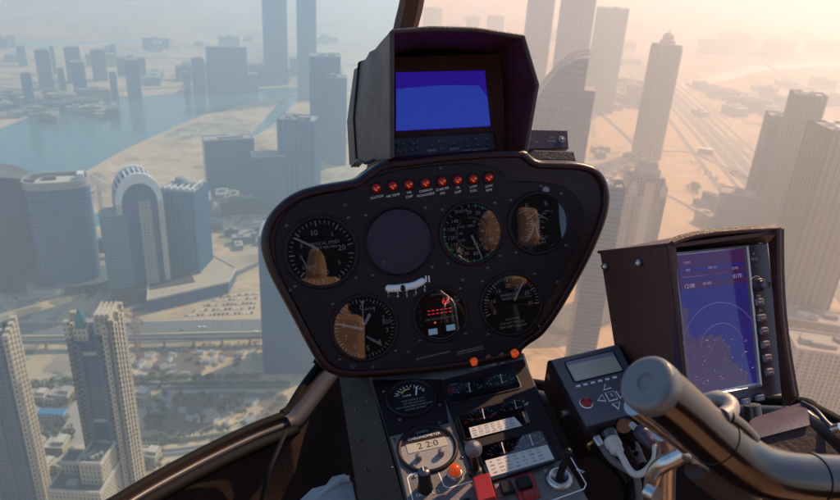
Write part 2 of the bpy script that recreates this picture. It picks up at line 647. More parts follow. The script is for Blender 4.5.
needle(go, c, (318.5, 249), (295, 238), 0.0028, 0.0018, Z1 + .0003, hub=0.0016)

# blank cover plate in the middle
go, c, r = gauge(399, 241.5, 33, M_blank, 1.05, False, 'blank purple cover disc over the empty instrument hole', 0.0002)

# airspeed dial
go, c, r = gauge(471, 233, 29.5, lab='airspeed dial with green arc round its edge')
m = MB()
for s, dg in (('20', 84), ('30', 60), ('40', 37), ('60', -31), ('70', -60), ('80', -90), ('90', -116), ('100', -137), ('110', -159), ('120', 180), ('130', 157), ('140', 133)):
    num(m, c, r, Z1, s, dg + 6, 0.72, 0.18)
m.text('KNOTS', c.x - r * .27, c.y + r * .78, r * .13, Z1)
ticks(m, c, r, Z1, [d2(90 - 15 * k) for k in range(24)], 0.88, 0.99, r * .022)
ticks(m, c, r, Z1, [d2(95 - 7.5 * k) for k in range(44)], 0.50, 0.56, r * .02)
for s, dg in (('20', 70), ('40', 42), ('60', 4), ('80', -40), ('100', -75), ('120', -150), ('140', 175), ('160', 140)):
    num(m, c, r, Z1, s, dg, 0.40, 0.13)
m.arc((c.x, c.y), r * .93, r * .985, d2(160), d2(320), Z1, M_green, 40)
m.arc((c.x, c.y), r * .93, r * .985, d2(80), d2(38), Z1, M_green, 14)
m.arc((c.x, c.y), r * .56, r * .70, d2(20), d2(-2), Z1, M_redm, 8)
m.text('MPH', c.x, c.y + r * .25, r * .13, Z1)
m.build('markings', go)
needle(go, c, (471, 235), (481, 256.5), 0.0026, 0.0014, Z1 + .0003, hub=0.002)

# rotor / engine tachometer
go, c, r = gauge(538, 223, 28.8, lab='twin tachometer dial with two curved scales back to back')
m = MB()
for sg, px_pts, pos in ((1, [(526, 211), (533, 221), (534, 226), (531, 234), (527.5, 241)], 'l'), (-1, [(545, 211), (537, 221), (536, 226), (538, 234), (542, 239.5)], 'r')):
    pts = smooth_pts([PL(*q, Z1) for q in px_pts], 6, False)
    for i in range(len(pts) - 1):
        m.bar((pts[i].x, pts[i].y, Z1), (pts[i + 1].x, pts[i + 1].y, Z1), r * .05, M_green if i < 9 else M_white, Z1, .0001)
    for i in range(0, len(pts), 2):
        q = pts[i]
        m.bar((q.x, q.y, Z1 + .0001), (q.x - sg * r * .13, q.y, Z1 + .0001), r * .03, M_white, Z1 + .0001, .0001)
    for i, s in ((1, '110'), (8, '90'), (14, '80'), (21, '60')):
        q = pts[i]
        m.text(s, q.x - sg * r * .24, q.y, r * .11, Z1, M_white)
m.text('E', c.x - r * .37, c.y + r * .64, r * .27, Z1)
m.text('R', c.x + r * .33, c.y + r * .64, r * .25, Z1)
m.text('% RPM', c.x - r * .03, c.y - r * .70, r * .16, Z1)
m.build('markings', go)
needle(go, c, (526, 219), (536.5, 211), 0.0016, 0.0008, Z1 + .0003)
needle(go, c, (536, 213.5), (546.5, 219), 0.0016, 0.0008, Z1 + .0004)

# altimeter
go, c, r = gauge(364.5, 327.5, 31, lab='altimeter dial with three pointers and a striped flag')
m = MB()
for k in range(50):
    a = d2(100 - k * 7.2)
    ticks(m, c, r, Z1, [a], 0.84 if k % 5 == 0 else 0.88, 0.97, r * (.03 if k % 5 == 0 else .018))
for k in range(10):
    if k in (3,):
        continue
    num(m, c, r, Z1, str(k), 92 - 36 * k, 0.68, 0.24)
m.text('3', c.x + r * .72, c.y - r * .18, r * .22, Z1)
m.text('ALT', c.x - r * .22, c.y + r * .10, r * .17, Z1)
m.text('100 FEET', c.x + r * .24, c.y + r * .60, r * .1, Z1)
m.box((c.x + r * .74, c.y + r * .10, Z1), (r * .3, r * .14, 0.0002), M_grey)
m.text('29.9', c.x + r * .74, c.y + r * .10, r * .12, Z1 + .0003, M_lcdtxt)
for k in range(4):
    q = (c.x + r * (.04 + .08 * k), c.y - r * (.40 - 0.0 * k), Z1)
    m.bar((q[0] - r * .02, q[1] + r * .12 - r * .055 * k, Z1), (q[0] + r * .20, q[1] - r * .08 - r * .055 * k, Z1), r * .05, M_white, Z1, .0001)
m.build('markings', go)
needle(go, c, (363, 325), (362.3, 302), 0.0012, 0.0012, Z1 + .0003)
nm = MB()
q0 = PL(362.2, 303)
nm.add([(q0.x - .003, q0.y + .003, Z1 + .0006), (q0.x, q0.y - .0022, Z1 + .0006), (q0.x + .003, q0.y + .003, Z1 + .0006)], [(0, 1, 2)], M_white)
nm.build('needle', go)
needle(go, c, (364.5, 324), (369, 314.5), 0.0026, 0.0040, Z1 + .0004)
needle(go, c, (363, 328.5), (335.5, 323), 0.0036, 0.0016, Z1 + .0005, hub=0.0022)

# digital instrument
go, c, r = gauge(440, 314.5, 25.5, lab='round digital readout showing 63 in red figures')
m = MB()
m.box((c.x - r * .02, c.y + r * .40, Z1), (r * 1.05, r * .62, .0003), M_ledbg)
m.box((c.x - r * .02, c.y - r * .17, Z1), (r * 1.05, r * .36, .0003), M_ledbg)
m.text('63', c.x + r * .28, c.y + r * .52, r * .34, Z1 + .0003, M_redled, 0.02)
for k in range(6):
    for j in range(2):
        m.box((c.x - r * .45 + k * r * .17, c.y + r * .22 - j * r * .14, Z1 + .0003), (r * .1, r * .025, .0002), M_redled)
m.text('AVG BURN', c.x - r * .02, c.y + r * .84, r * .11, Z1)
m.text('GAL\nLBS', c.x + r * .74, c.y + r * .55, r * .13, Z1)
for k, s in enumerate(('EGT', 'REM', 'USD', 'GPH', 'TTT')):
    m.text(s, c.x - r * .50 + k * r * .25, c.y - r * .13, r * .12, Z1 + .0003)
    m.disc((c.x - r * .50 + k * r * .25, c.y - r * .27, Z1 + .0004), r * .045, M_amberled if k == 1 else M_lens, 10)
for k in range(4):
    m.text(('L', 'O', 'R', 'H')[k], c.x - r * .80, c.y + r * .50 - k * r * .27, r * .14, Z1, M_grey)
m.arc((c.x, c.y), r * .93, r * .96, d2(-125), d2(-40), Z1, M_grey, 20)
m.build('markings', go)
for k in (-1, 1):
    bb = MB()
    bb.box((c.x + k * r * .36 - r * .02, c.y - r * .58 + k * r * .03, Z1 + .001), (r * .36, r * .24, .003), M_bluebtn, None, .0006)
    bb.build('push_button', go)

# manifold pressure dial
go, c, r = gauge(511, 304, 29.5, lab='manifold pressure dial with coloured arc at its top')
m = MB()
for k in range(31):
    a = d2(196 - k * 201 / 30)
    ticks(m, c, r, Z1, [a], 0.80 if k % 5 == 0 else 0.86, 0.97, r * (.035 if k % 5 == 0 else .022), M_white)
for k, s in enumerate(('5', '10', '15', '20', '25', '30', '35')):
    num(m, c, r, Z1, s, 197 - k * 33.6, 0.66, 0.19)
m.arc((c.x, c.y), r * .90, r * .96, d2(125), d2(82), Z1 + .0002, M_green, 16)
m.arc((c.x, c.y), r * .90, r * .96, d2(82), d2(60), Z1 + .0002, M_yellow, 10)
m.arc((c.x, c.y), r * .90, r * .96, d2(60), d2(40), Z1 + .0002, M_redm, 8)
m.text('MANIFOLD', c.x - r * .05, c.y + r * .34, r * .13, Z1)
m.text('PRESSURE', c.x - r * .05, c.y + r * .21, r * .13, Z1)
for k, s in enumerate(('CAUTION', 'DO NOT EXCEED', 'MAP LIMITS BELOW')):
    m.text(s, c.x - r * .03, c.y - r * (.50 + .13 * k), r * .11, Z1)
m.build('markings', go)
needle(go, c, (513.5, 300), (522, 282), 0.0024, 0.0016, Z1 + .0003)

# slip indicator: a bent tube of white fluid with its ball
pts = smooth_pts([PL(*q, FZ + .001) for q in ((389, 288.5), (397, 288.3), (406, 287), (415, 285), (422, 281.5))], 6, False)
s_ = MB()
s_.tube(pts, 0.0042, M_white, 14)
s_.dome((pts[0].x, pts[0].y, FZ), 0.0042, 0.0042, M_white)
s_.dome((pts[-1].x, pts[-1].y, FZ), 0.0042, 0.0042, M_white)
so = s_.build('slip_indicator', pod)
bb = MB()
q = PL(402.7, 288, FZ + .003)
bb.lathe([(0.0038 * math.cos(t), 0.0050 * math.sin(t)) for t in [-PI / 2 + PI * i / 10 for i in range(11)]], M_rock, 16, T((q.x, q.y, FZ + .002)))
bb.build('ball', so)
m = MB()
for (x, y), s in zip(((388, 296), (397.5, 296), (406.5, 295), (415.5, 292.5), (424.5, 290)), '64235'):
    q = PL(x, y)
    m.text(s, q.x, q.y, .0052, FZ + .0003, M_white, .08)
    q = PL(x, y - 3.6)
    m.bar((q.x, q.y - .0012, FZ), (q.x, q.y + .0014, FZ), .0008, M_white, FZ + .0002, .0001)
for x in (426, 429):
    A, Bq = PL(x, 282), PL(x - .6, 275.5)
    m.bar((A.x, A.y, 0), (Bq.x, Bq.y, 0), .0016, M_white, FZ + .0002, .0001)
m.build('markings', so)


def lamp(px, py, rpx, mt, lab, txt, tpos, rot, nm='warning_light'):
    q = PL(px, py)
    r_ = rpx * P.mpp(px, py)
    g = MB()
    g.lathe([(r_ * 1.25, FZ - .001), (r_ * 1.25, FZ + .002), (r_ * 1.02, FZ + .003), (r_ * .98, FZ + .001)], M_rock, 24, T((q.x, q.y, 0)))
    go_ = g.build(nm, pod, lab)
    g = MB()
    g.dome((q.x, q.y, FZ + .001), r_, r_ * .9, mt)
    lo_ = g.build('lens', go_)
    if mt is not M_dull:
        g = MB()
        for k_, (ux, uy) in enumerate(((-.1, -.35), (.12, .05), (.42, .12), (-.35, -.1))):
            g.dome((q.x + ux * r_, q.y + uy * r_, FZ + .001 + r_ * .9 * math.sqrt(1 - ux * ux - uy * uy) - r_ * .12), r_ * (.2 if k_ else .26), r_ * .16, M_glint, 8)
        g.build('lens_glint', lo_)['kind'] = 'stuff'  # lens highlights built as small glowing domes
    g = MB()
    for k, s in enumerate(txt.split('\n')):
        w_ = PL(tpos[0], tpos[1] + 4.2 * k)
        g.text(s, w_.x, w_.y, .0038, FZ + .0003, M_white, rot)
    g.build('lettering', go_)


for (x, y), s, t in zip(((376, 188), (392.5, 186), (408.5, 184.5), (425, 183), (441.5, 181.5), (457, 180), (472.5, 179), (488, 177.5)),
                        ('CLUTCH', 'MR TEMP', 'MR\nCHIP', 'CARBON\nMONOXIDE', 'STARTER\nON', 'TR\nCHIP', 'LOW\nFUEL', 'LOW\nRPM'),
                        (197, 195.5, 192.5, 190.5, 189, 187.8, 186.5, 186)):
    lamp(x, y, 4.8, M_lens, None, s, (x + .5, t), 0.08)
lamp(473, 361, 4.6, M_amber, 'glowing orange lamp', 'ALT', (475, 368.5), .13)
lamp(487.5, 356.5, 3.4, M_dull, 'dark unlit lamp', 'ENG FIRE', (489.5, 365.5), .13)
lamp(501, 354, 3.4, M_dull, 'dark unlit lamp', 'OIL', (502, 363), .13)
lamp(513.5, 352.5, 4.8, M_amber, 'glowing orange lamp', 'GOV OFF', (515.5, 360.5), .13)

# ---------------------------------------------------------------- hooded monitor on top
S = Fr(442, 100, 0.86, (0.12, -0.02, 1.0), (396, 131), (491, 126))
mon = thing('hooded_monitor', 'video monitor with a lit blue screen deep inside a stitched dark vinyl sun hood', 'monitor', S.M)


def SL(px, py, h=0.0):
    return S.L(px, py, h)


def wpt(px, py, d):
    return S.loc(at(px, py, d))


scr = [SL(396, 131), SL(491, 126), SL(485, 70), SL(396, 72)]
bd = [SL(372, 160, -.002), SL(508, 157, -.002), SL(503, 52, -.002), SL(380, 56, -.002)]
b = MB()
b.prism([(p.x, p.y) for p in bd], [(0, -.045), (0, -.006), (.002, -.003)], M_hoodin)
b.build('monitor_body', mon)
b = MB()
M_screen = mat('blue_screen', (0.004, 0.004, 0.02), 0.03, emit=(0.015, 0.005, 0.17), es=1.0, spec=1.0)
sb_ = M_screen.node_tree.nodes['Principled BSDF']
sb_.inputs['IOR'].default_value = 1.9
sb_.inputs['Specular Tint'].default_value = (0.08, 0.68, 1.0, 1)      # reflected sky's blue put into the gloss tint
b.prism([(p.x, p.y) for p in scr], [(0, -.003), (0, -.001), (.0006, -.0005)], M_screen)
b.build('screen', mon)
# control strip
b = MB()
st = [SL(393, 157, .004), SL(497, 151, .004), SL(493, 132, .004), SL(394, 138, .004)]
b.prism([(p.x, p.y) for p in st], [(0, -.004), (0, .003), (.001, .004)], M_gpsbody)
so = b.build('control_strip', mon)
m = MB()
for x, y in ((397.5, 144), (403.5, 143.5), (411.5, 143), (417, 142.5), (398, 151), (404, 150.5), (412, 149.8), (417.5, 149), (432, 145.5), (443, 141.5), (454, 143.5), (466, 139.7), (476, 139), (487, 138.3), (468, 146), (478, 145), (488, 144.5), (444, 148)):
    q = SL(x, y, .0085)
    m.lathe([(.0016, .004), (.0015, .0098), (.001, .0102), (.0001, .0103)], M_key, 10, T((q.x, q.y, -.0)))
m.build('push_button', so, 'rows of tiny round buttons')['kind'] = 'stuff'
m = MB()
for (x, y), s, z in (((432, 150.5), 'MENU', .0042), ((454.5, 148.8), 'SELECT', .0036), ((467, 150.3), 'SOURCE', .003), ((480, 149.3), 'BRIGHT CONTRAST', .0022), ((399, 144), 'F1', .003), ((411, 143.4), 'F3', .003), ((398, 151.5), 'F2', .003), ((412, 150.2), 'F4', .003), ((439, 141), '<', .005), ((441, 148.5), '>', .005)):
    q = SL(x + (3.5 if s[0] == 'F' else 0), y, .0041)
    m.text(s, q.x, q.y, z, .0042, M_white, .06)
m.build('lettering', so)
# hood: front rim polygon, back ring on the monitor
front = [wpt(*q) for q in ((393, 156, .755), (393, 100, .735), (393, 33, .715), (431, 30, .72), (474, 31, .735), (521, 38, .755), (535, 85, .785), (529, 120, .79), (524, 150, .795))]
back = [wpt(*q) for q in ((352, 163, .905), (350, 120, .905), (357, 70, .90), (405, 52, .90), (450, 52, .905), (494, 56, .91), (500, 90, .905), (500, 125, .90), (500, 150, .895))]
nb = len(front)


def loft(A, B_, nseg, bulge=0.0):
    out = []
    for k in range(nseg + 1):
        t = k / nseg
        out.append([a.lerp(q, t) for a, q in zip(A, B_)])
    return out


def skin(rings, m, mb, flip=False, smooth=True):
    n = len(rings[0])
    vs = [v for rg in rings for v in rg]
    fs = []
    for j in range(len(rings) - 1):
        for i in range(n - 1):
            f_ = (j * n + i, j * n + i + 1, (j + 1) * n + i + 1, (j + 1) * n + i)
            fs.append(tuple(reversed(f_)) if flip else f_)
    mb.add(vs, fs, m, smooth)


cen = sum((p for p in front + back), Vector()) / (2 * nb)
rng = random.Random(3)
rings_in = loft(front, back, 10)
for j, rg in enumerate(rings_in):
    for i in range(len(rg)):
        if 0 < j < 10:
            rg[i] = rg[i] + (cen - rg[i]).normalized() * rng.uniform(0, .0035)
rings_out = [[v + (v - cen).normalized() * .005 for v in rg] for rg in rings_in]
for nm, sl in (('hood_side', slice(0, 3)), ('hood_top', slice(2, 6)), ('hood_side', slice(5, 9))):
    b = MB()
    ri, ro = [rg[sl] for rg in rings_in], [rg[sl] for rg in rings_out]
    skin(ri, M_hoodin, b, smooth=False)
    skin(ro, M_hood, b, True, smooth=True)
    skin([ri[0], ro[0]], M_hood, b)
    skin([ri[-1], ro[-1]], M_hood, b)
    skin([[rg[0] for rg in ri], [rg[0] for rg in ro]], M_hood, b)
    skin([[rg[-1] for rg in ri], [rg[-1] for rg in ro]], M_hood, b)
    ho = b.build(nm, mon)
    q = MB()
    for k, mt, rr in ((0, M_hood, .0028),):
        q.tube([v.lerp(w, .5) for v, w in zip(ri[0], ro[0])], rr, mt, 8)
    q.build('piping', ho)
    q = MB()
    path = [v + (v - cen).normalized() * .001 for v in ro[8]]
    q.tube(path, .0016, M_rock, 6)
    q.build('seam', ho)

b = MB()
bk = [v for v in rings_in[-1]]
mid = Vector((0, 0, -.001))
b.add(bk, [tuple(range(len(bk)))], M_hoodin)
b.add([v + Vector((0, 0, -.004)) for v in bk], [tuple(reversed(range(len(bk))))], M_hood)
b.build('hood_back', mon)
# bracket and wires between monitor and pod
b = MB()
for k in range(3):
    pth = smooth_pts([S.loc(at(x, y, d)) for x, y, d in ((352 + k * 3, 166, .83), (358 + k * 2, 160 + k, .80), (366, 163, .80), (374 - k, 160, .81), (384, 157, .83))], 5, False)
    b.tube(pth, .0018, M_braid, 8)
b.build('wire_bundle', mon)

# ---------------------------------------------------------------- switch box right of the hood
X = Fr(550, 140, 0.90, (0.2, 0.25, 1.0), (528, 143), (567, 142))
box = thing('switch_box', 'small dark box with a round ringed button beside the monitor hood', 'switch box', X.M)


def XL(px, py, h=0.0):
    return X.L(px, py, h)


b = MB()
q = [XL(518, 150), XL(569, 148), XL(568, 130), (XL(518, 129))]
b.prism([(p.x, p.y) for p in q], [(0, -.05), (0, -.0015), (.0012, 0)], M_gpsbody)
b.build('box_body', box)
b = MB()
q = [XL(522, 160, .012), XL(578, 162, .012), XL(575, 150, .012), XL(534, 149, .012)]
b.prism([(p.x, p.y) for p in q], [(0, -.05), (0, .008), (.003, .012)], M_hood)
b.build('box_shelf', box)
b = MB()
q = XL(561.5, 139.5)
b.lathe([(.0048, 0), (.0048, .001), (.004, .0012), (.0038, .0005), (.0022, .0005), (.0022, .002), (.0001, .0021)], M_grey, 20, T((q.x, q.y, 0)))
b.build('round_button', box)
b = MB()
for (x, y), s in (((552, 137.5), 'SAFE'), ((552, 141), 'ENABLE'), ((534, 136.5), 'T'), ((536, 142), 'ON'), ((531, 139), 'SD')):
    q = XL(x, y)
    b.text(s, q.x, q.y, .0036, .0003, M_grey)
b.build('lettering', box)

# ---------------------------------------------------------------- centre console
K = Fr(450, 378, 0.795, (-0.06, 0.84, 0.54), (400, 470), (545, 438))
con = thing('centre_console', 'black sloping centre console of small gauges and toggles under the instrument pod', 'console', K.M)


def KL(px, py, h=0.0):
    return K.L(px, py, h)


ko = [KL(*q) for q in ((424, 580), (398, 470), (382, 415), (368, 376), (524, 352), (537, 392), (553, 438), (578, 480), (640, 590))]
ko = [(p.x, p.y) for p in ko]
if sum(ko[i - 1][0] * ko[i][1] - ko[i][0] * ko[i - 1][1] for i in range(len(ko))) < 0:
    ko.reverse()
b = MB()
b.prism(ko, [(-.012, -.40), (-.006, -.10), (-.0008, -.006), (0, -.002), (.002, 0)], M_side, cap1=False)
b.build('console_body', con)
b = MB()
b.prism(ko, [(.0014, -.002), (.002, .0006), (.003, .0012)], M_conpl, cap0=False)
b.build('top_plate', con)
KZ = .0012
# raised black gauge block
b = MB()
q = [KL(*p_) for p_ in ((447, 446), (553, 444), (522, 364), (447, 382))]
q = [KL(*p_) for p_ in ((476, 482), (566, 459), (524, 362), (440, 384))]
q = [(p.x, p.y) for p in q]
b.prism(q, [(-.001, KZ), (0, KZ + .004), (.0015, KZ + .005)], M_face, cap0=False)
b.build('gauge_block', con)
BZ = KZ + .005


def cluster(pxq, needles, card, lab, sheen=False):
    q_ = [KL(*p_, BZ) for p_ in pxq]
    b_ = MB()
    b_.prism([(p.x, p.y) for p in smooth_sq(q_)], [(-.0016, BZ - .0005), (-.0014, BZ + .0012), (0, BZ + .0016), (.0008, BZ + .0004)], M_black, capm=M_dial, cap0=False)
    g_ = b_.build('fuel_gauge' if sheen else 'engine_gauge', con, lab)
    m_ = MB()
    e = (q_[1] - q_[0])
    rot = math.atan2(e.y, e.x)
    for (cx, cy), gr in needles:
        o_ = KL(cx, cy, BZ)
        for k in range(9):
            a = rot + d2(150 - 15 * k)
            rr = .0165
            oo = Vector((o_.x + math.sin(rot) * .010, o_.y - math.cos(rot) * .010, 0))
            m_.bar((oo.x + rr * math.cos(a), oo.y + rr * math.sin(a), 0), (oo.x + rr * (1.16 if k % 4 == 0 else 1.1) * math.cos(a), oo.y + rr * 1.13 * math.sin(a), 0), .0007, M_white, BZ + .0006, .0001)
            if k % 4 == 0:
                m_.text(('0', '5', '10')[k // 4], oo.x + rr * .86 * math.cos(a), oo.y + rr * .86 * math.sin(a), .0044, BZ + .0006, M_white, rot)
        if gr:
            m_.arc((oo.x, oo.y), rr * 1.0, rr * 1.12, rot + d2(110), rot + d2(60), BZ + .0005, M_green, 10)
            m_.arc((oo.x, oo.y), rr * 1.0, rr * 1.12, rot + d2(128), rot + d2(112), BZ + .0005, M_redm, 6)
        m_.text('OIL TEMP' if gr else 'FUEL', o_.x + math.sin(rot) * .0045, o_.y - math.cos(rot) * .0045, .0036, BZ + .0006, M_white, rot)
    m_.build('markings', g_)
    for (cx, cy), gr in needles:
        o_ = KL(cx + 1.5, cy, BZ)
        n_ = MB()
        dx = Vector((-math.sin(rot - .18), math.cos(rot - .18), 0))
        n_.bar(Vector((o_.x, o_.y, 0)) - dx * .006, Vector((o_.x, o_.y, 0)) + dx * .009, .0011, M_white, BZ + .0010, .0003)
        n_.build('needle', g_)
    gl = MB()
    gl.add([(p.x, p.y, BZ + .0013) for p in q_], [(0, 1, 2, 3)], M_glass)
    gl.build('cover_glass', g_)
    if card:
        cm = MB()
        cq = [KL(*p_, BZ) for p_ in card]
        cm.prism([(p.x, p.y) for p in cq], [(0, BZ + .0003), (0, BZ + .0017)], M_card)
        e = cq[1] - cq[0]
        l_ = cq[3] - cq[0]
        rr_ = random.Random(5)
        for row in range(4):
            for w_ in range(7):
                t = (.08 + .125 * w_, .16 + .22 * row)
                p_ = cq[0] + e * t[0] + l_ * t[1]
                m3 = rr_.choice(('OAT', '2400', 'ALT', '23.4', '1800', '21.9', '20', '10', 'MCP'))
                cm.text(m3, p_.x, p_.y, .0026, BZ + .0019, M_lcdtxt, rot)
        cm.build('limits_card', g_)
    return g_


def smooth_sq(q_):
    """rounded corners for a quad"""
    out = []
    n = len(q_)
    for i in range(n):
        p, a, c_ = q_[i], q_[i - 1], q_[(i + 1) % n]
        ra = (a - p).normalized() * .004
        rc = (c_ - p).normalized() * .004
        for t in (0, .25, .5, .75, 1):
            out.append((1 - t) ** 2 * (p + ra) + 2 * t * (1 - t) * p + t * t * (p + rc))
    return out


cluster(((450, 405), (521, 388), (513, 369), (446, 386)), (((468, 389), False), ((500, 380.5), True)), None, 'topmost twin gauge strip on the console')
cluster(((466, 440), (531, 423), (520, 399), (458, 416)), (((482, 415.5), False), ((514, 406), True)), ((472, 439.5), (522, 426.5), (514, 418), (469, 429)), 'middle twin gauge strip with a white figure card')
cluster(((489, 481), (556, 461), (541, 431), (477, 449)), (((502, 450), False), ((530, 442), True)), ((491, 478), (554, 460), (547, 446), (485, 462)), 'lowest twin gauge strip with a sunlit white figure card', True)

# round gauge on the left of the console
def kring(px, py, rpx, nm, lab, facem, z0=KZ):
    o_ = KL(px, py, z0)
    r_ = rpx * K.mpp(px, py)
    b_ = MB()
    b_.lathe([(r_ * 1.14, z0 - .001), (r_ * 1.14, z0 + .002), (r_ * 1.09, z0 + .003), (r_ * 1.02, z0 + .003), (r_ * .98, z0 + .001)], M_black, 48, T((o_.x, o_.y, 0)))
    for k in range(4):
        a = PI / 4 + k * PI / 2 + .2
        b_.lathe([(.002, z0 - .001), (.0018, z0 + .001), (.0001, z0 + .0012)], M_dmetal, 10, T((o_.x + r_ * 1.34 * math.cos(a), o_.y + r_ * 1.34 * math.sin(a), 0)))
    g_ = b_.build(nm, con, lab)
    b_ = MB()
    b_.disc((o_.x, o_.y, z0 + .001), r_, facem, 48)
    b_.build('dial_face', g_)
    return g_, o_, r_


krot = 0.0
# black upper half of the console plate
b = MB()
q = [KL(*p_) for p_ in ((388, 438), (449, 424), (441, 380), (371.5, 381))]
b.prism([(p.x, p.y) for p in q], [(0, KZ), (.0005, KZ + .0006)], M_face, cap0=False)
b.build('gauge_plate', con)
g_, o_, r_ = kring(411.5, 398, 22.5, 'temperature_gauge', 'round gauge with a yellow arc and four lines of white writing', M_dial, KZ + .0006)
m = MB()
zz = KZ + .0017
for k in range(11):
    a = d2(165 - k * 14)
    m.bar((o_.x + r_ * .62 * math.cos(a), o_.y + r_ * (.55 * math.sin(a) + .1), 0), (o_.x + r_ * .74 * math.cos(a), o_.y + r_ * (.66 * math.sin(a) + .1), 0), .0008, M_white, zz, .0001)
m.arc((o_.x, o_.y + r_ * .1), r_ * .40, r_ * .47, d2(150), d2(85), zz, M_yellow, 14)
for k, s in enumerate(('-30', '-20', '-10', '0', '10', '20', '30')):
    a = d2(160 - k * 24)
    m.text(s, o_.x + r_ * .56 * math.cos(a) * 1.1, o_.y + r_ * (.46 * math.sin(a) + .12), r_ * .13, zz)
m.text('CARB', o_.x - r_ * .18, o_.y + r_ * .14, r_ * .15, zz)
for k, s in enumerate(('KEEP NEEDLE OUT', 'OF YELLOW ARC', 'APPLY CARB HEAT AS REQUIRED', 'IN FOG OR MIST')):
    m.text(s, o_.x + r_ * .05, o_.y - r_ * (.16 + .18 * k), r_ * .125, zz, M_grey)
m.build('markings', g_)
n_ = MB()
n_.bar((o_.x + r_ * .22, o_.y + r_ * .05, 0), (o_.x + r_ * .36, o_.y + r_ * .55, 0), .0016, M_white, zz + .0004, .0003)
n_.build('needle', g_)

g_, o_, r_ = kring(427.5, 449, 27, 'chronometer', 'round silver clock with a cream digital window and two buttons', M_silverface, KZ)
m = MB()
zz = KZ + .0011
# black upper segment with the name, cream window below it
pts = [(o_.x + r_ * .985 * math.cos(a), o_.y + r_ * .985 * math.sin(a)) for a in [d2(20 + 140 * i / 24) for i in range(25)]]
m.prism(pts, [(0, zz), (0, zz + .0004)], M_face, cap0=False)
m.text('QUARTZ', o_.x - r_ * .02, o_.y + r_ * .80, r_ * .12, zz + .0006, M_grey)
m.text('CHRONOMETER', o_.x, o_.y + r_ * .56, r_ * .17, zz + .0006)
m.build('name_band', g_)
m = MB()
m.box((o_.x, o_.y + r_ * .14, zz), (r_ * 1.5, r_ * .44, .001), M_lcd, None, .0003)
m.text('2 2:0', o_.x + r_ * .05, o_.y + r_ * .14, r_ * .40, zz + .0007, M_lcdtxt)
m.build('display', g_)
for k in (-1, 1):
    m = MB()
    m.lathe([(.0034, zz), (.0034, zz + .006), (.0028, zz + .0066), (.0001, zz + .0067)], M_conpl, 18, T((o_.x + k * r_ * .42, o_.y - r_ * .42, 0)))
    m.build('push_button', g_)


def kline(m_, pts, w_=.0012):
    pts = [KL(*p_) for p_ in pts]
    for i in range(len(pts) - 1):
        m_.bar((pts[i].x, pts[i].y, 0), (pts[i + 1].x, pts[i + 1].y, 0), w_, M_white, KZ + .0002, .0001)


m = MB()
kline(m, ((413, 502), (407.5, 479), (411, 475.5), (434, 469.5), (438, 472), (444, 487), (449, 489), (470, 483), (479, 481)))
m.build('outline_marks', con)
m = MB()
kline(m, ((549, 459.5), (567, 456), (571, 459), (586, 485), (584, 490), (540, 506)))
for (x, y), s in (((416, 476), 'DIM'), ((428, 494.5), 'PANEL LTS'), ((540, 466), 'ON'), ((580, 472), 'OFF'), ((546, 472), 'O')):
    q = KL(x, y)
    m.text(s, q.x, q.y, .005, KZ + .0003, M_white, -.9 if s == 'OFF' else 0.0)
m.build('outline_marks', con)


def knob(px, py, rpx, h, top, nm, lab, body=M_rock):
    o2 = KL(px, py)
    rr = rpx * K.mpp(px, py)
    b2 = MB()
    b2.lathe([(rr * 1.18, KZ), (rr * 1.15, KZ + h * .25), (rr, KZ + h * .3), (rr * .94, KZ + h * .96), (rr * .86, KZ + h), (0.0001, KZ + h)], body, 28, T((o2.x, o2.y, 0)))
    k2 = b2.build(nm, con, lab)
    if top:
        b2 = MB()
        b2.lathe([(rr * .86, KZ + h - .0003), (rr * .8, KZ + h + .0008), (.0001, KZ + h + .0009)], top, 24, T((o2.x, o2.y, 0)))
        b2.box((o2.x, o2.y + rr * .4, KZ + h + .001), (rr * .16, rr * .8, .0006), M_white)
        b2.build('knob_cap', k2)
    return k2


knob(425.5, 490, 6.5, .026, M_dmetal, 'rotary_knob', 'tall black rotary knob with a pale top')
knob(413, 469, 2.6, .004, None, 'set_screw', 'small dark screw', M_dmetal)
# press-to-test amber lamp
o2 = KL(455, 477)
b = MB()
b.lathe([(.0075, KZ), (.0075, KZ + .005), (.006, KZ + .0065), (.0058, KZ + .005)], M_metal, 24, T((o2.x, o2.y, 0)))
lo = b.build('warning_light', con, 'glowing amber lamp on the console')
b = MB()
b.lathe([(.0058, KZ + .005), (.006, KZ + .010), (.005, KZ + .013), (.003, KZ + .0145), (.0001, KZ + .015)], M_amber, 20, T((o2.x, o2.y, 0)))
b.build('lens', lo)
# ball-topped lever
A0 = KL(476, 474)
A1 = K.loc(K.hit(473.5, 449, .034))
b = MB()
b.lathe([(.008, KZ), (.0075, KZ + .004), (.005, KZ + .006), (.0001, KZ + .006)], M_rock, 24, T((A0.x, A0.y, 0)))
b.tube([Vector((A0.x, A0.y, KZ)), A1], .0034, M_rock, 12)
lv = b.build('lever', con, 'short lever with a frosted round knob')
b = MB()
M_knob = mat('grey_knob', (0.16, 0.15, 0.17), 0.3, 0.3, bump=0.3, bscale=1500)
b.lathe([(.0085 * math.cos(t), .0085 * math.sin(t)) for t in [-PI / 2 + PI * i / 12 for i in range(13)]], M_knob, 24, Matrix.Translation(A1))
b.build('ball_knob', lv)


def kquad(pxq, z0, z1, mt, nm, par, inset=.001, lab=None):
    q_ = [KL(*p_, z1) for p_ in pxq]
    b_ = MB()
    b_.prism([(p.x, p.y) for p in q_], [(0, z0), (0, z1 - .001), (inset, z1)], mt, cap0=False)
    return b_.build(nm, par, lab)


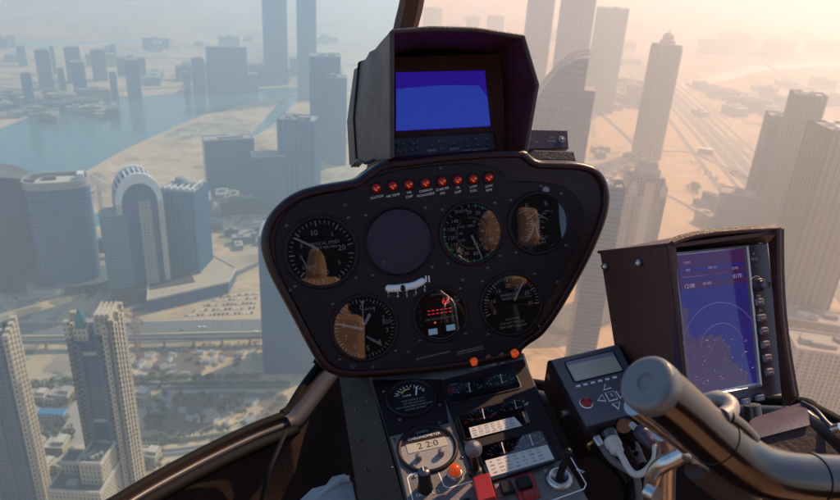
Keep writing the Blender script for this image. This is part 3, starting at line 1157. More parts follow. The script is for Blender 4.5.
# guarded red switch, two rockers, toggle
gd = kquad(((478, 502), (496, 497), (489, 472), (472.5, 477)), KZ, .014, M_red, 'switch_guard', con, lab='raised red switch guard')
rk = kquad(((498, 497), (521, 491), (514, 476), (492, 482)), KZ, .004, M_conpl, 'rocker_switch', con, lab='black rocker switch in a silver frame')
kquad(((503, 493.5), (516, 490), (510, 479), (499, 482)), .004, .009, M_rock, 'rocker', rk)
rk = kquad(((519, 503), (541, 496), (532, 471), (512, 476)), KZ, .004, M_red, 'rocker_switch', con, lab='red rocker switch with a dark top')
kquad(((520, 488), (533, 484.5), (528, 474), (516, 477)), .004, .009, M_rock, 'rocker', rk)
kquad(((524, 499), (536, 495.5), (533.5, 487.5), (521.5, 491)), .004, .006, M_red, 'rocker', rk)
rk = kquad(((456, 520), (474, 514), (469, 497), (451, 502)), KZ, .004, M_rock, 'rocker_switch', con, lab='black rocker switch by the amber lamp')
kquad(((456, 512), (470, 508), (467, 500), (454, 504)), .004, .008, M_rubber, 'rocker', rk)
o2 = KL(559, 481)
b = MB()
b.lathe([(.0135, KZ), (.0135, KZ + .003), (.0115, KZ + .006), (.008, KZ + .0065), (.0072, KZ + .004), (.0001, KZ + .004)], M_metal, 36, T((o2.x, o2.y, 0)))
tg = b.build('toggle_switch', con, 'black toggle stick in a round steel collar')
A1 = K.loc(K.hit(568, 452, .036))
b = MB()
p0 = Vector((o2.x, o2.y, KZ + .003))
b.tube([p0, p0.lerp(A1, .25), p0.lerp(A1, .7), A1], [.0036, .0034, .0036, .0042], M_rock, 14)
b.lathe([(.0042 * math.cos(t), .0042 * math.sin(t)) for t in [-PI / 2 + PI * i / 8 for i in range(9)]], M_rock, 16, Matrix.Translation(A1))
b.build('toggle_stick', tg)
# ---------------------------------------------------------------- control unit with cream LCD
U = Fr(595, 385, 0.735, (0.0, 0.80, 0.6), (548, 359), (618, 343))
un = thing('control_unit', 'flat black box with cream display, red button and four arrow keys beside the console', 'control unit', U.M)


def UL(px, py, h=0.0):
    return U.L(px, py, h)


uo = [UL(585, 429), UL(653, 410), UL(619, 343.5), UL(549, 360)]
b = MB()
b.prism([(p.x, p.y) for p in uo], [(-.001, -.050), (-.001, -.004), (0, -.001), (.0015, 0)], M_black, cap1=False)
b.build('unit_body', un)
b = MB()
b.prism([(p.x, p.y) for p in uo], [(.0014, -.001), (.002, .0006), (.0028, .001)], M_unit, cap0=False)
b.build('faceplate', un)
b = MB()
q = [UL(574, 384.5), UL(625, 372), UL(613, 351), UL(563, 362.5)]
b.prism([(p.x, p.y) for p in smooth_sq(q)], [(0, .001), (.0008, .0022), (.0018, .0016)], M_rock, cap0=False, capm=M_key)
lc = b.build('display', un)
b = MB()
q = [UL(575.5, 382.5), UL(622, 371.5), UL(613.5, 356.5), UL(566.5, 367)]
b.prism([(p.x, p.y) for p in q], [(0, .0014), (.0004, .0022)], M_lcd, cap0=False)
b.build('lcd_panel', lc)
b = MB()
for k in range(6):
    q = UL(578 + k * 7.3, 387.2 - k * 1.75)
    b.box((q.x, q.y, .0016), (.0045, .0022, .001), M_white, T((0, 0, 0)))
b.build('soft_key', un)
q = UL(586, 404)
b = MB()
b.lathe([(.0062, .001), (.0062, .003), (.005, .0045), (.0001, .005)], M_red, 24, T((q.x, q.y, 0)))
b.lathe([(.0072, .0008), (.0068, .0018), (.0062, .0018)], M_white, 24, T((q.x, q.y, 0)))
b.build('red_button', un)


def arrow(pts, nm='arrow_key'):
    q_ = [UL(*p_) for p_ in pts]
    n_ = len(q_)
    b_ = MB()
    b_.prism([(p.x, p.y) for p in q_], [(0, .001), (0, .0016), (.0005, .0018)], M_white, cap0=False)
    b_.prism([(p.x, p.y) for p in q_], [(.0008, .0017), (.0010, .0024), (.0014, .0027)], M_unit, cap0=False)
    return b_.build(nm, un)


arrow(((603, 391.5), (611.5, 389), (604.5, 385)))
arrow(((611.5, 405), (620, 402.5), (618.5, 410.5)))
arrow(((597, 401.5), (606, 402.5), (602, 395)))
arrow(((615, 392), (620, 399.5), (626, 394)))
ar = arrow(((609, 402.5), (618, 400), (613.5, 391.8), (604.5, 394)), 'enter_key')
q = UL(611.5, 397)
b = MB()
b.text('E', q.x, q.y, .006, .003)
b.build('lettering', ar)
# sockets on its near edge
Ub = lambda x, y, d: U.loc(at(x, y, d))
b = MB()
pa, pb = Ub(624, 425, .70), Ub(618, 415, .72)
b.tube([pb, pa], .0075, M_rubber, 20)
b.tube([pa, pa + (pa - pb) * .10], .0085, M_dmetal, 20)
b.build('socket', un)
b = MB()
for x, y in ((553, 376), (567, 413)):
    pa = UL(x, y, -.02)
    b.tube([pa, pa + Vector((-.006, 0, 0))], .0042, M_metal, 12)
b.build('side_screw', un)

# cables plugged into the control unit
def cable(pts, r_, mt, lab, plugs, k=6):
    pts = [at(*p_) for p_ in pts]
    b_ = MB()
    b_.tube(smooth_pts(pts, k, False), r_, mt, 12)
    o = b_.build('cable')
    tag(o, lab, 'cable')
    for a, e, rr, m_ in plugs:
        p_ = MB()
        A_, E_ = at(*a), at(*e)
        d_ = E_ - A_
        p_.tube([A_, A_ + d_ * .06, A_ + d_ * .5, A_ + d_ * .52, A_ + d_ * .94, E_], [rr * .85, rr, rr, rr * .85, rr * .8, rr * .55], m_, 16)
        p_.build('plug', o)
    return o


cable([(593, 431, .715), (599, 440, .70), (604, 450, .69), (612, 460, .68), (622, 467, .675), (633, 474, .67), (638, 484, .67), (640, 520, .67)], .0036, M_braid,
      'braided cable with a bright steel plug at the corner of the control unit', [((592, 431, .715), (602, 447, .69), .0056, M_metal)])
cable([(610, 436, .70), (616, 447, .685), (622, 457, .675), (628, 468, .67), (634, 474, .665), (641, 474, .66), (649, 468, .655), (655, 458, .65), (655, 447, .65), (649, 440, .655), (640, 432, .665), (632, 425, .69)], .0034, M_cable,
      'pale thick cable looping from a white plug under the control unit', [((607, 428, .712), (613, 442, .69), .0086, M_dmetal), ((611, 440, .694), (618, 453, .68), .0085, M_cable), ((640, 430, .67), (652, 445, .648), .0078, M_gpsbody)])
cable([(584, 428, .73), (588, 437, .715), (592, 445, .705), (597, 452, .70), (606, 462, .70), (620, 476, .70), (640, 520, .70)], .003, M_rubber,
      'thin black cable from the brass plug under the control unit', [((584, 430, .725), (592, 447, .705), .0075, M_brass)])
cable([(630, 440, .71), (636, 452, .70), (643, 466, .69), (640, 478, .69), (630, 486, .69), (626, 520, .69)], .004, M_rubber,
      'black cable hanging behind the pale cable loop', [((632, 444, .71), (643, 464, .69), .006, M_braid)])

# ---------------------------------------------------------------- navigation display
G = Fr(715, 322, 0.72, (0.33, 0.08, 0.94), (675, 254), (744, 247))
gp = thing('navigation_display', 'moving map display glowing purple inside a brown leather hooded case', 'navigation display', G.M)


def GL(px, py, h=0.0):
    return G.L(px, py, h)


fo = [GL(691, 417), GL(786, 393), GL(768, 242), GL(671, 252)]
b = MB()
b.prism([(p.x, p.y) for p in fo], [(.002, -.055), (0, -.05), (0, -.003), (.0015, 0)], M_gpsbody)
b.build('display_body', gp)
b = MB()
b.prism([(p.x, p.y) for p in [GL(689, 400), GL(761, 386), GL(747, 245), GL(673, 253)]], [(0, 0), (0, .002), (.0012, .0026), (.0022, .0012)], M_silver, cap0=False)
b.build('screen_bezel', gp)


def map_mat():
    m_, nt, b_ = _nodes('map_screen')
    tc = nt.nodes.new('ShaderNodeTexCoord')
    n1 = nt.nodes.new('ShaderNodeTexNoise')
    n1.inputs['Scale'].default_value = 22
    n1.inputs['Detail'].default_value = 6
    nt.links.new(tc.outputs['Object'], n1.inputs['Vector'])
    sp = nt.nodes.new('ShaderNodeSeparateXYZ')
    nt.links.new(tc.outputs['Object'], sp.inputs[0])
    c0 = GL(722, 350)
    # land lies in the lower half of the map, its coast slanting and ragged
    v = mnode(nt, 'ADD', mnode(nt, 'MULTIPLY', mnode(nt, 'SUBTRACT', sp.outputs[1], c0.y), -10.0), mnode(nt, 'MULTIPLY', mnode(nt, 'SUBTRACT', sp.outputs[0], c0.x), -9.0))
    v = mnode(nt, 'ADD', v, mnode(nt, 'MULTIPLY', n1.outputs['Fac'], 1.1))
    land = mnode(nt, 'SMOOTHSTEP', 0.38, 0.5, v) if False else mnode(nt, 'GREATER_THAN', v, 0.58)
    sea = (0.019, 0.014, 0.115)
    n2 = nt.nodes.new('ShaderNodeTexNoise')
    n2.inputs['Scale'].default_value = 260
    n2.inputs['Detail'].default_value = 3
    nt.links.new(tc.outputs['Object'], n2.inputs['Vector'])
    lc_ = mixc(nt, n2.outputs['Fac'], (0.026, 0.011, 0.065), (0.075, 0.042, 0.06))
    c_ = mixc(nt, land, sea, lc_)
    b_.inputs['Base Color'].default_value = (0.01, 0.008, 0.02, 1)
    b_.inputs['Roughness'].default_value = 0.08
    nt.links.new(c_, b_.inputs['Emission Color'])
    b_.inputs['Emission Strength'].default_value = 0.85
    return m_


M_map = map_mat()
M_line = mat('map_line', (0.02, 0.02, 0.03), 0.3, emit=(0.10, 0.065, 0.20), es=1.0)
M_mtxt = mat('map_text', (0.02, 0.02, 0.03), 0.3, emit=(0.24, 0.18, 0.28), es=1.0)
M_mband = mat('map_band', (0.01, 0.008, 0.02), 0.1, emit=(0.035, 0.010, 0.05), es=1.0)
b = MB()
sq = [GL(691, 396, .0014), GL(757.5, 382.5, .0014), GL(743.5, 248.5, .0014), GL(676, 255.5, .0014)]
b.prism([(p.x, p.y) for p in sq], [(0, .0006), (0, .0014)], M_map, cap0=False)
sc_ = b.build('map_screen', gp)
b = MB()
cc = GL(722, 352)
for rr in (.030, .052):
    b.arc((cc.x, cc.y), rr, rr + .0006, d2(20), d2(165), .0017, M_line, 40)
e = sq[1] - sq[0]
rot = math.atan2(e.y, e.x)


def gq(x0, x1, y0, y1, mt):
    ps = [sq[0].lerp(sq[1], x0).lerp(sq[3].lerp(sq[2], x0), y0), sq[0].lerp(sq[1], x1).lerp(sq[3].lerp(sq[2], x1), y0),
          sq[0].lerp(sq[1], x1).lerp(sq[3].lerp(sq[2], x1), y1), sq[0].lerp(sq[1], x0).lerp(sq[3].lerp(sq[2], x0), y1)]
    b.add([(p.x, p.y, .0016) for p in ps], [(0, 1, 2, 3)], mt)


gq(.0, 1, .90, 1, M_mband)
gq(.0, 1, .82, .87, M_mband)
gq(.0, 1, .745, .80, M_mband)
gq(.05, .75, .835, .84, M_line)
rg = random.Random(4)
for (x, y), s, z in (((.14, .77), '12:08', .0062), ((.86, .80), '0170', .0062), ((.40, .775), 'GS 043', .004), ((.84, .86), 'DTK', .004), ((.14, .885), 'GPS', .0034), ((.14, .94), 'COM', .0036), ((.5, .885), 'TRK 312', .0034)):
    p_ = sq[0].lerp(sq[1], x).lerp(sq[3].lerp(sq[2], x), y)
    b.text(s, p_.x, p_.y, z, .0018, M_mtxt, rot)
for k in range(34):
    x, y = rg.uniform(.05, .95), rg.uniform(.05, .38)
    p_ = sq[0].lerp(sq[1], x).lerp(sq[3].lerp(sq[2], x), y)
    b.box((p_.x, p_.y, .0018), (rg.uniform(.0008, .004), .0008, .0002), M_line if k % 3 else M_mtxt)
b.build('map_marks', sc_)
# keys, knob, markings on the right of the bezel
for x, y in ((757.5, 302), (760, 318), (762, 331), (763.5, 344.5), (765.5, 358), (767.5, 372)):
    q = GL(x, y)
    b = MB()
    b.box((q.x, q.y, .002), (.0105, .0078, .005), M_key, None, .0014)
    b.add([(q.x - .003, q.y - .0006, .0047), (q.x + .003, q.y - .0006, .0047), (q.x + .003, q.y + .001, .0047), (q.x - .003, q.y + .001, .0047)], [(0, 1, 2, 3)], M_white)
    b.build('soft_key', gp)
for x, y in ((712, 408.5), (728, 404.5), (744, 401.5), (758, 397.5)):
    q = GL(x, y)
    b = MB()
    b.box((q.x, q.y, .002), (.0105, .0065, .005), M_key, T((0, 0, 0)), .0014)
    b.add([(q.x - .001, q.y - .001, .0047), (q.x + .001, q.y - .001, .0047), (q.x, q.y + .0012, .0047)], [(0, 1, 2)], M_white)
    b.build('soft_key', gp)
q = GL(757, 285)
b = MB()
b.lathe([(.0075, 0), (.0072, .006), (.006, .0066), (.0042, .0066), (.0040, .014), (.0032, .0148), (.0001, .015)], M_gpsbody, 28, T((q.x, q.y, 0)))
b.lathe([(.0041, .0085), (.0041, .0142), (.0034, .0152), (.0001, .0154)], M_key, 20, T((q.x, q.y, 0)))
ko_ = b.build('rotary_knob', gp)
m = MB()
m.arc((q.x, q.y), .0092, .0102, d2(60), d2(150), .0004, M_white, 14)
m.arc((q.x, q.y), .0092, .0102, d2(170), d2(200), .0004, M_white, 6)
for (x, y), s, z in (((753.5, 254), '+', .006), ((754.2, 259), 'RNG', .0042), ((755, 264.5), '-', .006), ((758.5, 296), 'FMS', .0036), ((760.5, 310.5), 'D>', .0036)):
    p_ = GL(x, y)
    m.text(s, p_.x, p_.y, z, .0004, M_white, rot)
m.build('lettering', gp)

# leather case: side panel on the left, curved lid above, flap on the right
def slab(quad, t, mt, nm, par, lab=None, sub=8, sag=None, fr=None):
    """a sheet from 4 world corners with thickness t"""
    q_ = [(fr or G).loc(p) for p in quad]
    b_ = MB()
    n_ = sub
    top, bot = [], []
    nrm = (q_[1] - q_[0]).cross(q_[3] - q_[0]).normalized()
    for j in range(n_ + 1):
        for i in range(n_ + 1):
            s_, t_ = i / n_, j / n_
            p = q_[0].lerp(q_[1], s_).lerp(q_[3].lerp(q_[2], s_), t_)
            if sag:
                p = p + nrm * sag(s_, t_)
            top.append(p)
            bot.append(p - nrm * t)
    N = (n_ + 1) ** 2
    fs, fb = [], []
    for j in range(n_):
        for i in range(n_):
            a = j * (n_ + 1) + i
            fs.append((a, a + 1, a + n_ + 2, a + n_ + 1))
            fb.append((N + a, N + a + n_ + 1, N + a + n_ + 2, N + a + 1))
    edge = [i for i in range(n_)] + [n_ + j * (n_ + 1) for j in range(n_)] + [N - 1 - i for i in range(n_)] + [(n_ - j) * (n_ + 1) for j in range(n_)]
    for k in range(len(edge)):
        a, c_ = edge[k], edge[(k + 1) % len(edge)]
        fs.append((a, N + a, N + c_, c_))
    b_.add(top + bot, fs + fb, mt, False)
    return b_.build(nm, par, lab), q_, nrm


so, q_, nrm = slab([at(617, 362, .80), at(693, 417, .705), at(672, 244, .705), at(600, 252, .80)], .005, M_leather, 'case_side', gp, sag=lambda s_, t_: .004 * math.sin(PI * s_))
b = MB()
for k, (i0, i1) in enumerate(((1, 2), (2, 3))):
    pth = [q_[i0].lerp(q_[i1], t / 10) + nrm * .002 + (q_[0] - q_[1]).normalized() * (.002 if k == 0 else 0) for t in range(11)]
    b.tube(pth, .0026 if k == 0 else .002, M_leather, 8)
b.build('piping', so)
b = MB()
for x, y in ((607.5, 266), (641, 262.5)):
    r_ = ray(x, y)
    o0 = q_[0]
    Wn = (G.M.to_3x3() @ nrm)
    pw = r_ * ((G.M @ o0).dot(Wn) / r_.dot(Wn))
    pl = G.loc(pw) + nrm * .004
    b = MB()
    b.lathe([(.0045 * math.cos(t), .0045 * math.sin(t)) for t in [-PI / 2 + PI * i / 8 for i in range(9)]], M_metal, 14, Matrix.Translation(pl))
    b.build('snap_stud', so)
slab([at(600, 252, .80), at(672, 244, .705), at(781, 230, .72), at(700, 232, .83)], .004, M_leather, 'case_top', gp, sub=10, sag=lambda s_, t_: .004 * math.sin(PI * s_) * math.sin(PI * t_))
lip_px = [(672, 243.5), (680, 240), (695, 236), (715, 233), (740, 231), (765, 229.5), (780, 229)]
lip = [G.loc(at(x, y, .702 + .02 * k / 6)) for k, (x, y) in enumerate(lip_px)]
lip2 = [G.loc(at(x, y, .735 + .02 * k / 6)) for k, (x, y) in enumerate([(672, 254), (682, 251), (695, 250.5), (715, 249), (740, 246), (760, 243), (769, 243)])]
b = MB()
skin([lip, [a.lerp(c_, .5) + Vector((0, .003, .004)) for a, c_ in zip(lip, lip2)], lip2], M_leather, b)
lip3 = [p + Vector((0, .005, -.004)) for p in lip]
skin([lip3, lip], M_leather, b)
b.tube(lip, .0028, M_leather, 8)
b.build('hood_lip', gp)
so, q_, nrm = slab([at(783, 412, .735), at(796, 396, .715), at(781, 229, .715), at(768, 243, .74)], .004, M_leather, 'case_flap', gp, sag=lambda s_, t_: .006 * math.sin(PI * t_) * s_)
b = MB()
pth = [q_[1].lerp(q_[2], t / 12) + nrm * (.003 + .006 * math.sin(PI * t / 12)) for t in range(13)]
b.tube(pth, .0024, M_leather, 8)
b.build('piping', so)
b = MB()
q = G.loc(at(786, 408, .712))
b.lathe([(.003 * math.cos(t), .003 * math.sin(t)) for t in [-PI / 2 + PI * i / 8 for i in range(9)]], M_metal, 12, Matrix.Translation(q))
b.build('snap_stud', gp)
# slanted side cover of the console, with its rivets
sq_, nq_ = None, None
so, q_, nrm = slab([at(371, 580, .665), K.hit(426, 580, -.004), K.hit(369, 377, -.004), at(339, 377, .85)], .006, M_side, 'side_cover', con, fr=K)
for x, y in ((350, 394), (356, 410), (362, 388), (367, 402), (384, 440), (376, 424), (392, 468), (360, 440), (366, 470)):
    r_ = ray(x, y)
    Wn = K.M.to_3x3() @ nrm
    pl = K.loc(r_ * ((K.M @ q_[0]).dot(Wn) / r_.dot(Wn)))
    b = MB()
    b.lathe([(.0017 * math.cos(t), .0017 * math.sin(t)) for t in [-PI / 2 + PI * i / 6 for i in range(7)]], M_dmetal, 10, Matrix.Translation(pl))
    b.build('rivet', so)

# mount under the display
b = MB()
for x in (715, 752):
    pa, pb = G.loc(at(x, 405, .76)), G.loc(at(x + 8, 470, .76))
    b.tube([pa, pb], .009, M_dmetal, 14)
b.build('mount_post', gp)

# ---------------------------------------------------------------- cyclic grip in the foreground
gpath = [at(*p_) for p_ in ((648, 384, .372), (672, 403, .385), (698, 426, .40), (724, 447, .412), (744, 461, .418), (764, 472, .422), (790, 478, .428), (825, 480, .438), (870, 482, .45), (930, 484, .46))]
gpath = smooth_pts(gpath, 5, False)
gr = thing('control_grip', 'thick glossy brown control grip with a pale round end cap crossing the corner', 'control grip', Matrix.Translation(at(744, 461, .418)))
gi = Matrix.Translation(-at(744, 461, .418))
gl = [gi @ p for p in gpath]
b = MB()
b.tube(gl, .0160, M_grip, 40)
b.build('grip_tube', gr)
b = MB()
ax = (gl[1] - gl[0]).normalized()
rotm = ax.to_track_quat('Z', 'Y').to_matrix().to_4x4()
Mc = Matrix.Translation(gl[0]) @ rotm
b.lathe([(.0001, -.0022), (.0042, -.0022)], M_cap, 40, Mc, False)
b.lathe([(.0042, -.0022), (.0050, -.0032)], M_cap, 40, Mc, False)
b.lathe([(.0050, -.0032), (.0135, -.0032)], M_cap, 40, Mc, False)
b.lathe([(.0135, -.0032), (.0152, -.0026), (.0161, -.0010), (.0163, .0015), (.0163, .007), (.0160, .0072)], M_cap, 40, Mc)
b.build('end_cap', gr)
for k, rr in ((13, .0165), (33, .0167)):
    b = MB()
    b.tube([gl[k], gl[k + 1].lerp(gl[k], .55)], rr, M_grip, 40)
    b.build('collar', gr)
gv = lambda x, y, d: gi @ at(x, y, d)
# trigger lever over the grip
b = MB()
lvp = smooth_pts([gv(*p_) for p_ in ((704, 410, .43), (711, 402, .42), (722, 400, .415), (730, 405, .41), (729, 413, .405), (722, 417, .40))], 4, False)
b.tube(lvp, [.0058] * 8 + [.0052] * (len(lvp) - 8), M_cast, 14)
lvo = b.build('trigger_lever', gr)
b = MB()
b.tube(smooth_pts([gv(*p_) for p_ in ((727, 418, .40), (736, 424, .405), (745, 432, .41), (752, 440, .413))], 4, False), .005, M_grip, 12)
b.build('lever_pivot', lvo)
# parallel light rod below, bracket tubes
b = MB()
b.tube([gv(634, 405, .40), gv(660, 425, .42), gv(690, 447, .44), gv(705, 458, .445)], .0065, M_metal, 18)
b.build('side_rod', gr)
b = MB()
b.tube(smooth_pts([gv(*p_) for p_ in ((690, 451, .45), (677, 458, .455), (664, 464, .46), (657, 470, .465), (653, 480, .47), (651, 498, .48), (650, 530, .49))], 5, False), .0056, M_metal, 18)
b.build('bent_tube', gr)
b = MB()
b.tube([gv(662, 432, .48), gv(668, 445, .49), gv(665, 470, .50), gv(664, 530, .51)], .0075, M_metal, 18)
b.build('support_tube', gr)
for x, y, d in ((687, 452, .44), (648, 492, .46), (703, 461, .44)):
    b = MB()
    pa = gv(x, y, d)
    b.tube([pa, pa + Vector((.004, -.006, .002))], .0062, M_metal, 6)
    b.build('hex_nut', gr)
b = MB()
b.tube([gv(700, 462, .445), gv(735, 490, .45), gv(760, 540, .46)], .013, M_cabin, 20)
b.build('stem', gr)

M_cover = mat('cover_alloy', (0.15, 0.12, 0.13), 0.42, 0.2, bump=0.15, bscale=500, var=0.25)
# curved cover plate at the right of the grip
cv = thing('cover_plate', 'curved grey metal cover over a dark box behind the control grip', 'cover plate', Matrix.Translation(at(785, 425, .60)))
ci = Matrix.Translation(-at(785, 425, .60))
cvp = lambda x, y, d: ci @ at(x, y, d)
A = [cvp(*p_) for p_ in ((752, 440, .585), (751, 430, .60), (752, 421, .62), (757, 417, .645))]
Bq = [cvp(*p_) for p_ in ((810, 425, .585), (808, 412, .60), (805, 404, .62), (800, 403, .645))]
b = MB()
rows = [[a.lerp(q, t / 10) for a, q in zip(smooth_pts(A, 4, False), smooth_pts(Bq, 4, False))] for t in range(11)]
skin(rows, M_cover, b)
skin([[v + Vector((0, .003, -.003)) for v in rg_] for rg_ in rows], M_cover, b, True)
b.build('curved_sheet', cv)
b = MB()
vs = [cvp(*p_) for p_ in ((752, 440, .587), (810, 426, .587), (856, 470, .56), (770, 470, .56), (752, 520, .66), (810, 510, .68), (870, 520, .66), (770, 530, .62))]
b.add(vs, [(0, 1, 2, 3), (4, 7, 6, 5), (0, 4, 5, 1), (1, 5, 6, 2), (2, 6, 7, 3), (3, 7, 4, 0)], M_cabin)
b.build('box_side', cv)
b = MB()
b.tube(smooth_pts([cvp(*p_) for p_ in ((802, 403, .62), (815, 410, .60), (826, 422, .585), (836, 431, .575), (846, 437, .57))], 4, False), .0022, M_dmetal, 8)
for x, y in ((833, 430), (838, 434)):
    pa = cvp(x, y, .572)
    b.tube([pa, pa + Vector((.003, -.004, .006))], .004, M_metal, 10)
b.build('edge_wire', cv)

# ---------------------------------------------------------------- cabin shell
HR = Matrix.Rotation(math.radians(15.4), 4, 'Z')        # heading of the helicopter
cab = thing('helicopter_cabin', 'dark helicopter cabin whose curved windscreen frame and centre pillar surround the view', 'helicopter cabin', HR)
HI = HR.inverted()
EC = Vector((0.21, 0.1, -0.25))
ER = Vector((0.74, 1.25, 0.78))


def ell(px, py, off=0.0):
    """point of the windscreen shell along a photo ray, in the cabin's axes"""
    r_ = HI @ ray(px, py)
    E = ER + Vector((off, off, off))
    o = Vector([-EC[i] / E[i] for i in range(3)])
    d = Vector([r_[i] / E[i] for i in range(3)])
    a, b_, c_ = d.dot(d), 2 * o.dot(d), o.dot(o) - 1
    t = (-b_ + math.sqrt(b_ * b_ - 4 * a * c_)) / (2 * a)
    return r_ * t


sill_px = [(-330, 560), (-200, 555), (-60, 545), (40, 532), (76, 516), (110, 499), (150, 475), (200, 448), (250, 424), (283, 411), (291, 406), (304, 386), (319, 366), (328, 356),
           (350, 352), (450, 362), (530, 382), (600, 392), (680, 395), (740, 399), (800, 402), (815, 409), (840, 422), (900, 452), (980, 492), (1100, 545), (1250, 600)]
sill = [ell(*p_) for p_ in sill_px]
# windscreen in two panes, rising from the sill to the roof edge
def to_s(p):
    return Vector([(p[i] - EC[i]) / ER[i] for i in range(3)])


def from_s(s_, off=0.0):
    return Vector([EC[i] + s_[i] * (ER[i] + off) for i in range(3)])


NS = 22
pil = [(424, -120), (419, -60), (412, 0), (405, 30), (396, 75), (384, 140), (366, 220), (340, 320), (325, 365)]
pil_s = [to_s(q).normalized() for q in smooth_pts([ell(x, y) for x, y in reversed(pil)], 6, False)]


def meridian(p):
    s0 = to_s(p).normalized()
    x1 = max(-.86, min(.86, s0.x))
    s1 = Vector((x1, .20, math.sqrt(max(0.01, 1 - x1 * x1 - .04)))).normalized()
    return [s0.slerp(s1, k / NS) for k in range(NS + 1)]


pil_col = []
for k in range(NS + 1):
    t = k / NS * (len(pil_s) - 1)
    i0 = min(int(t), len(pil_s) - 2)
    pil_col.append(pil_s[i0].slerp(pil_s[i0 + 1], t - i0))


def pane(cols, mt):
    """one windscreen pane between the sill, the roof edge and the centre pillar; long gaps get extra columns"""
    full = [cols[0]]
    for c0, c1 in zip(cols, cols[1:]):
        n_ = 5 if c0 is pil_col or c1 is pil_col else 1
        for q in range(1, n_ + 1):
            full.append([u_.slerp(w_, q / n_) for u_, w_ in zip(c0, c1)])
    rings = [[from_s(col_[k]) for col_ in full] for k in range(NS + 1)]
    b_ = MB()
    skin(rings, mt, b_)
    return b_.build('windscreen', cab)


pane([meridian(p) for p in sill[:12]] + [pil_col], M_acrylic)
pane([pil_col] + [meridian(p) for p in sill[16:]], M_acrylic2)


def ribbon(pts_px, r_, mt, nm, off, dpx=(0, 0), k=5, lab=None, flat=None):
    pts_ = smooth_pts([ell(x + dpx[0], y + dpx[1], off) for x, y in pts_px], k, False)
    b_ = MB()
    b_.tube(pts_, r_, mt, 10)
    return b_.build(nm, cab, lab)


L1 = sill_px[:11]
ribbon(L1, .0095, M_rubber, 'sill_gasket', -.006, (2, 5))
ribbon(L1, .006, M_trimgrey, 'sill_trim', -.022, (3, 14))
ribbon(L1, .010, M_rubber, 'sill_gasket', -.030, (5, 23))
L2 = [(283, 411), (291, 406), (304, 386), (319, 366), (330, 352)]
ribbon([(282, 413), (289, 408), (297, 395), (304, 384), (319, 364), (328, 350)], .010, M_rubber, 'sill_gasket', -.006, (1, 2))
ribbon([(285, 423), (293, 418), (310, 396), (330, 370)], .016, M_trimgrey, 'sill_trim', -.02, (2, 2), lab='grey corner strip running up behind the pod')
R1 = sill_px[16:]
ribbon(R1, .011, M_rubber, 'sill_gasket', -.006, (0, 2))
ribbon(R1, .012, M_trimgrey, 'sill_trim', -.022, (-3, 13))
b = MB()
pp = smooth_pts([ell(x, y, -.02) for x, y in pil], 5, False)
n_ = len(pp)
vs, fs = [], []
for i, p in enumerate(pp):
    t = (pp[min(i + 1, n_ - 1)] - pp[max(0, i - 1)]).normalized()
    nr = Vector([to_s(p)[k] / ER[k] for k in range(3)]).normalized()
    sd = t.cross(nr).normalized()
    for u_, w_ in ((-.022, .012), (-.022, -.006), (-.012, -.018), (.012, -.018), (.022, -.006), (.022, .012)):
        vs.append(p + sd * u_ + nr * w_)
for i in range(n_ - 1):
    for k in range(6):
        k2 = (k + 1) % 6
        fs.append((i * 6 + k, i * 6 + k2, (i + 1) * 6 + k2, (i + 1) * 6 + k))
b.add(vs, fs, M_leather)
b.build('centre_pillar', cab)
# nose shell: from the sill down and in to the floor
FLZ = -1.12
rows = []
for k in range(11):
    t = k / 10
    row = []
    for p in smooth_pts([ell(x, y + 8, -.03) for x, y in sill_px], 3, False):
        foot = Vector((EC.x + (p.x - EC.x) * .72, p.y * .86, FLZ))
        q = p.lerp(foot, t)
        q = q + (p - EC).normalized() * (.05 * math.sin(PI * t))
        row.append(q)
    rows.append(row)
b = MB()
skin(rows, M_cabin, b)
skin([[q + (q - EC).normalized() * .01 for q in rw] for rw in rows], M_cabin, b, True)
b.build('nose_shell', cab)
# rib line down the left of the nose
b = MB()
b.tube(smooth_pts([HI @ at(*p_) for p_ in ((286, 432, 1.06), (279, 448, 1.03), (270, 470, 1.0), (262, 500, .985), (255, 540, .97))], 5, False), .0035, M_rubber, 10)
b.build('nose_rib', cab)
b = MB()
b.box((.21, .1, FLZ - .015), (1.4, 2.0, .03), M_cabin)
b.build('cabin_floor', cab)
# unseen roof strip and rear bulkhead, shaped for light and dial reflections; low door panels
rows = []
for k in range(9):
    y_ = .20 - .022 * k
    rows.append([from_s(Vector((math.sin(a) * .98, y_, math.cos(a) * math.sqrt(max(.02, 1 - y_ * y_)))), .012) for a in [-1.15 + 2.3 * i / 20 for i in range(21)]])
b = MB()
skin(rows, M_liner, b)
skin([[q + Vector((0, 0, .02)) for q in rw] for rw in rows], M_cabin, b, True)
skin([rows[0], [q + Vector((0, 0, .02)) for q in rows[0]]], M_rubber, b)
b.build('cabin_roof', cab)
b = MB()
b.box((.21, -.95, -.36), (1.5, .04, 1.56), M_rubber, None, .01)  # height and black surface keep sky out of the dial glasses
b.build('rear_bulkhead', cab)
for sx in (-1, 1):
    b = MB()
    b.box((.21 + sx * .74, -.25, -.80), (.04, 1.4, .60), M_cabin, None, .012)
    b.build('door_panel', cab)
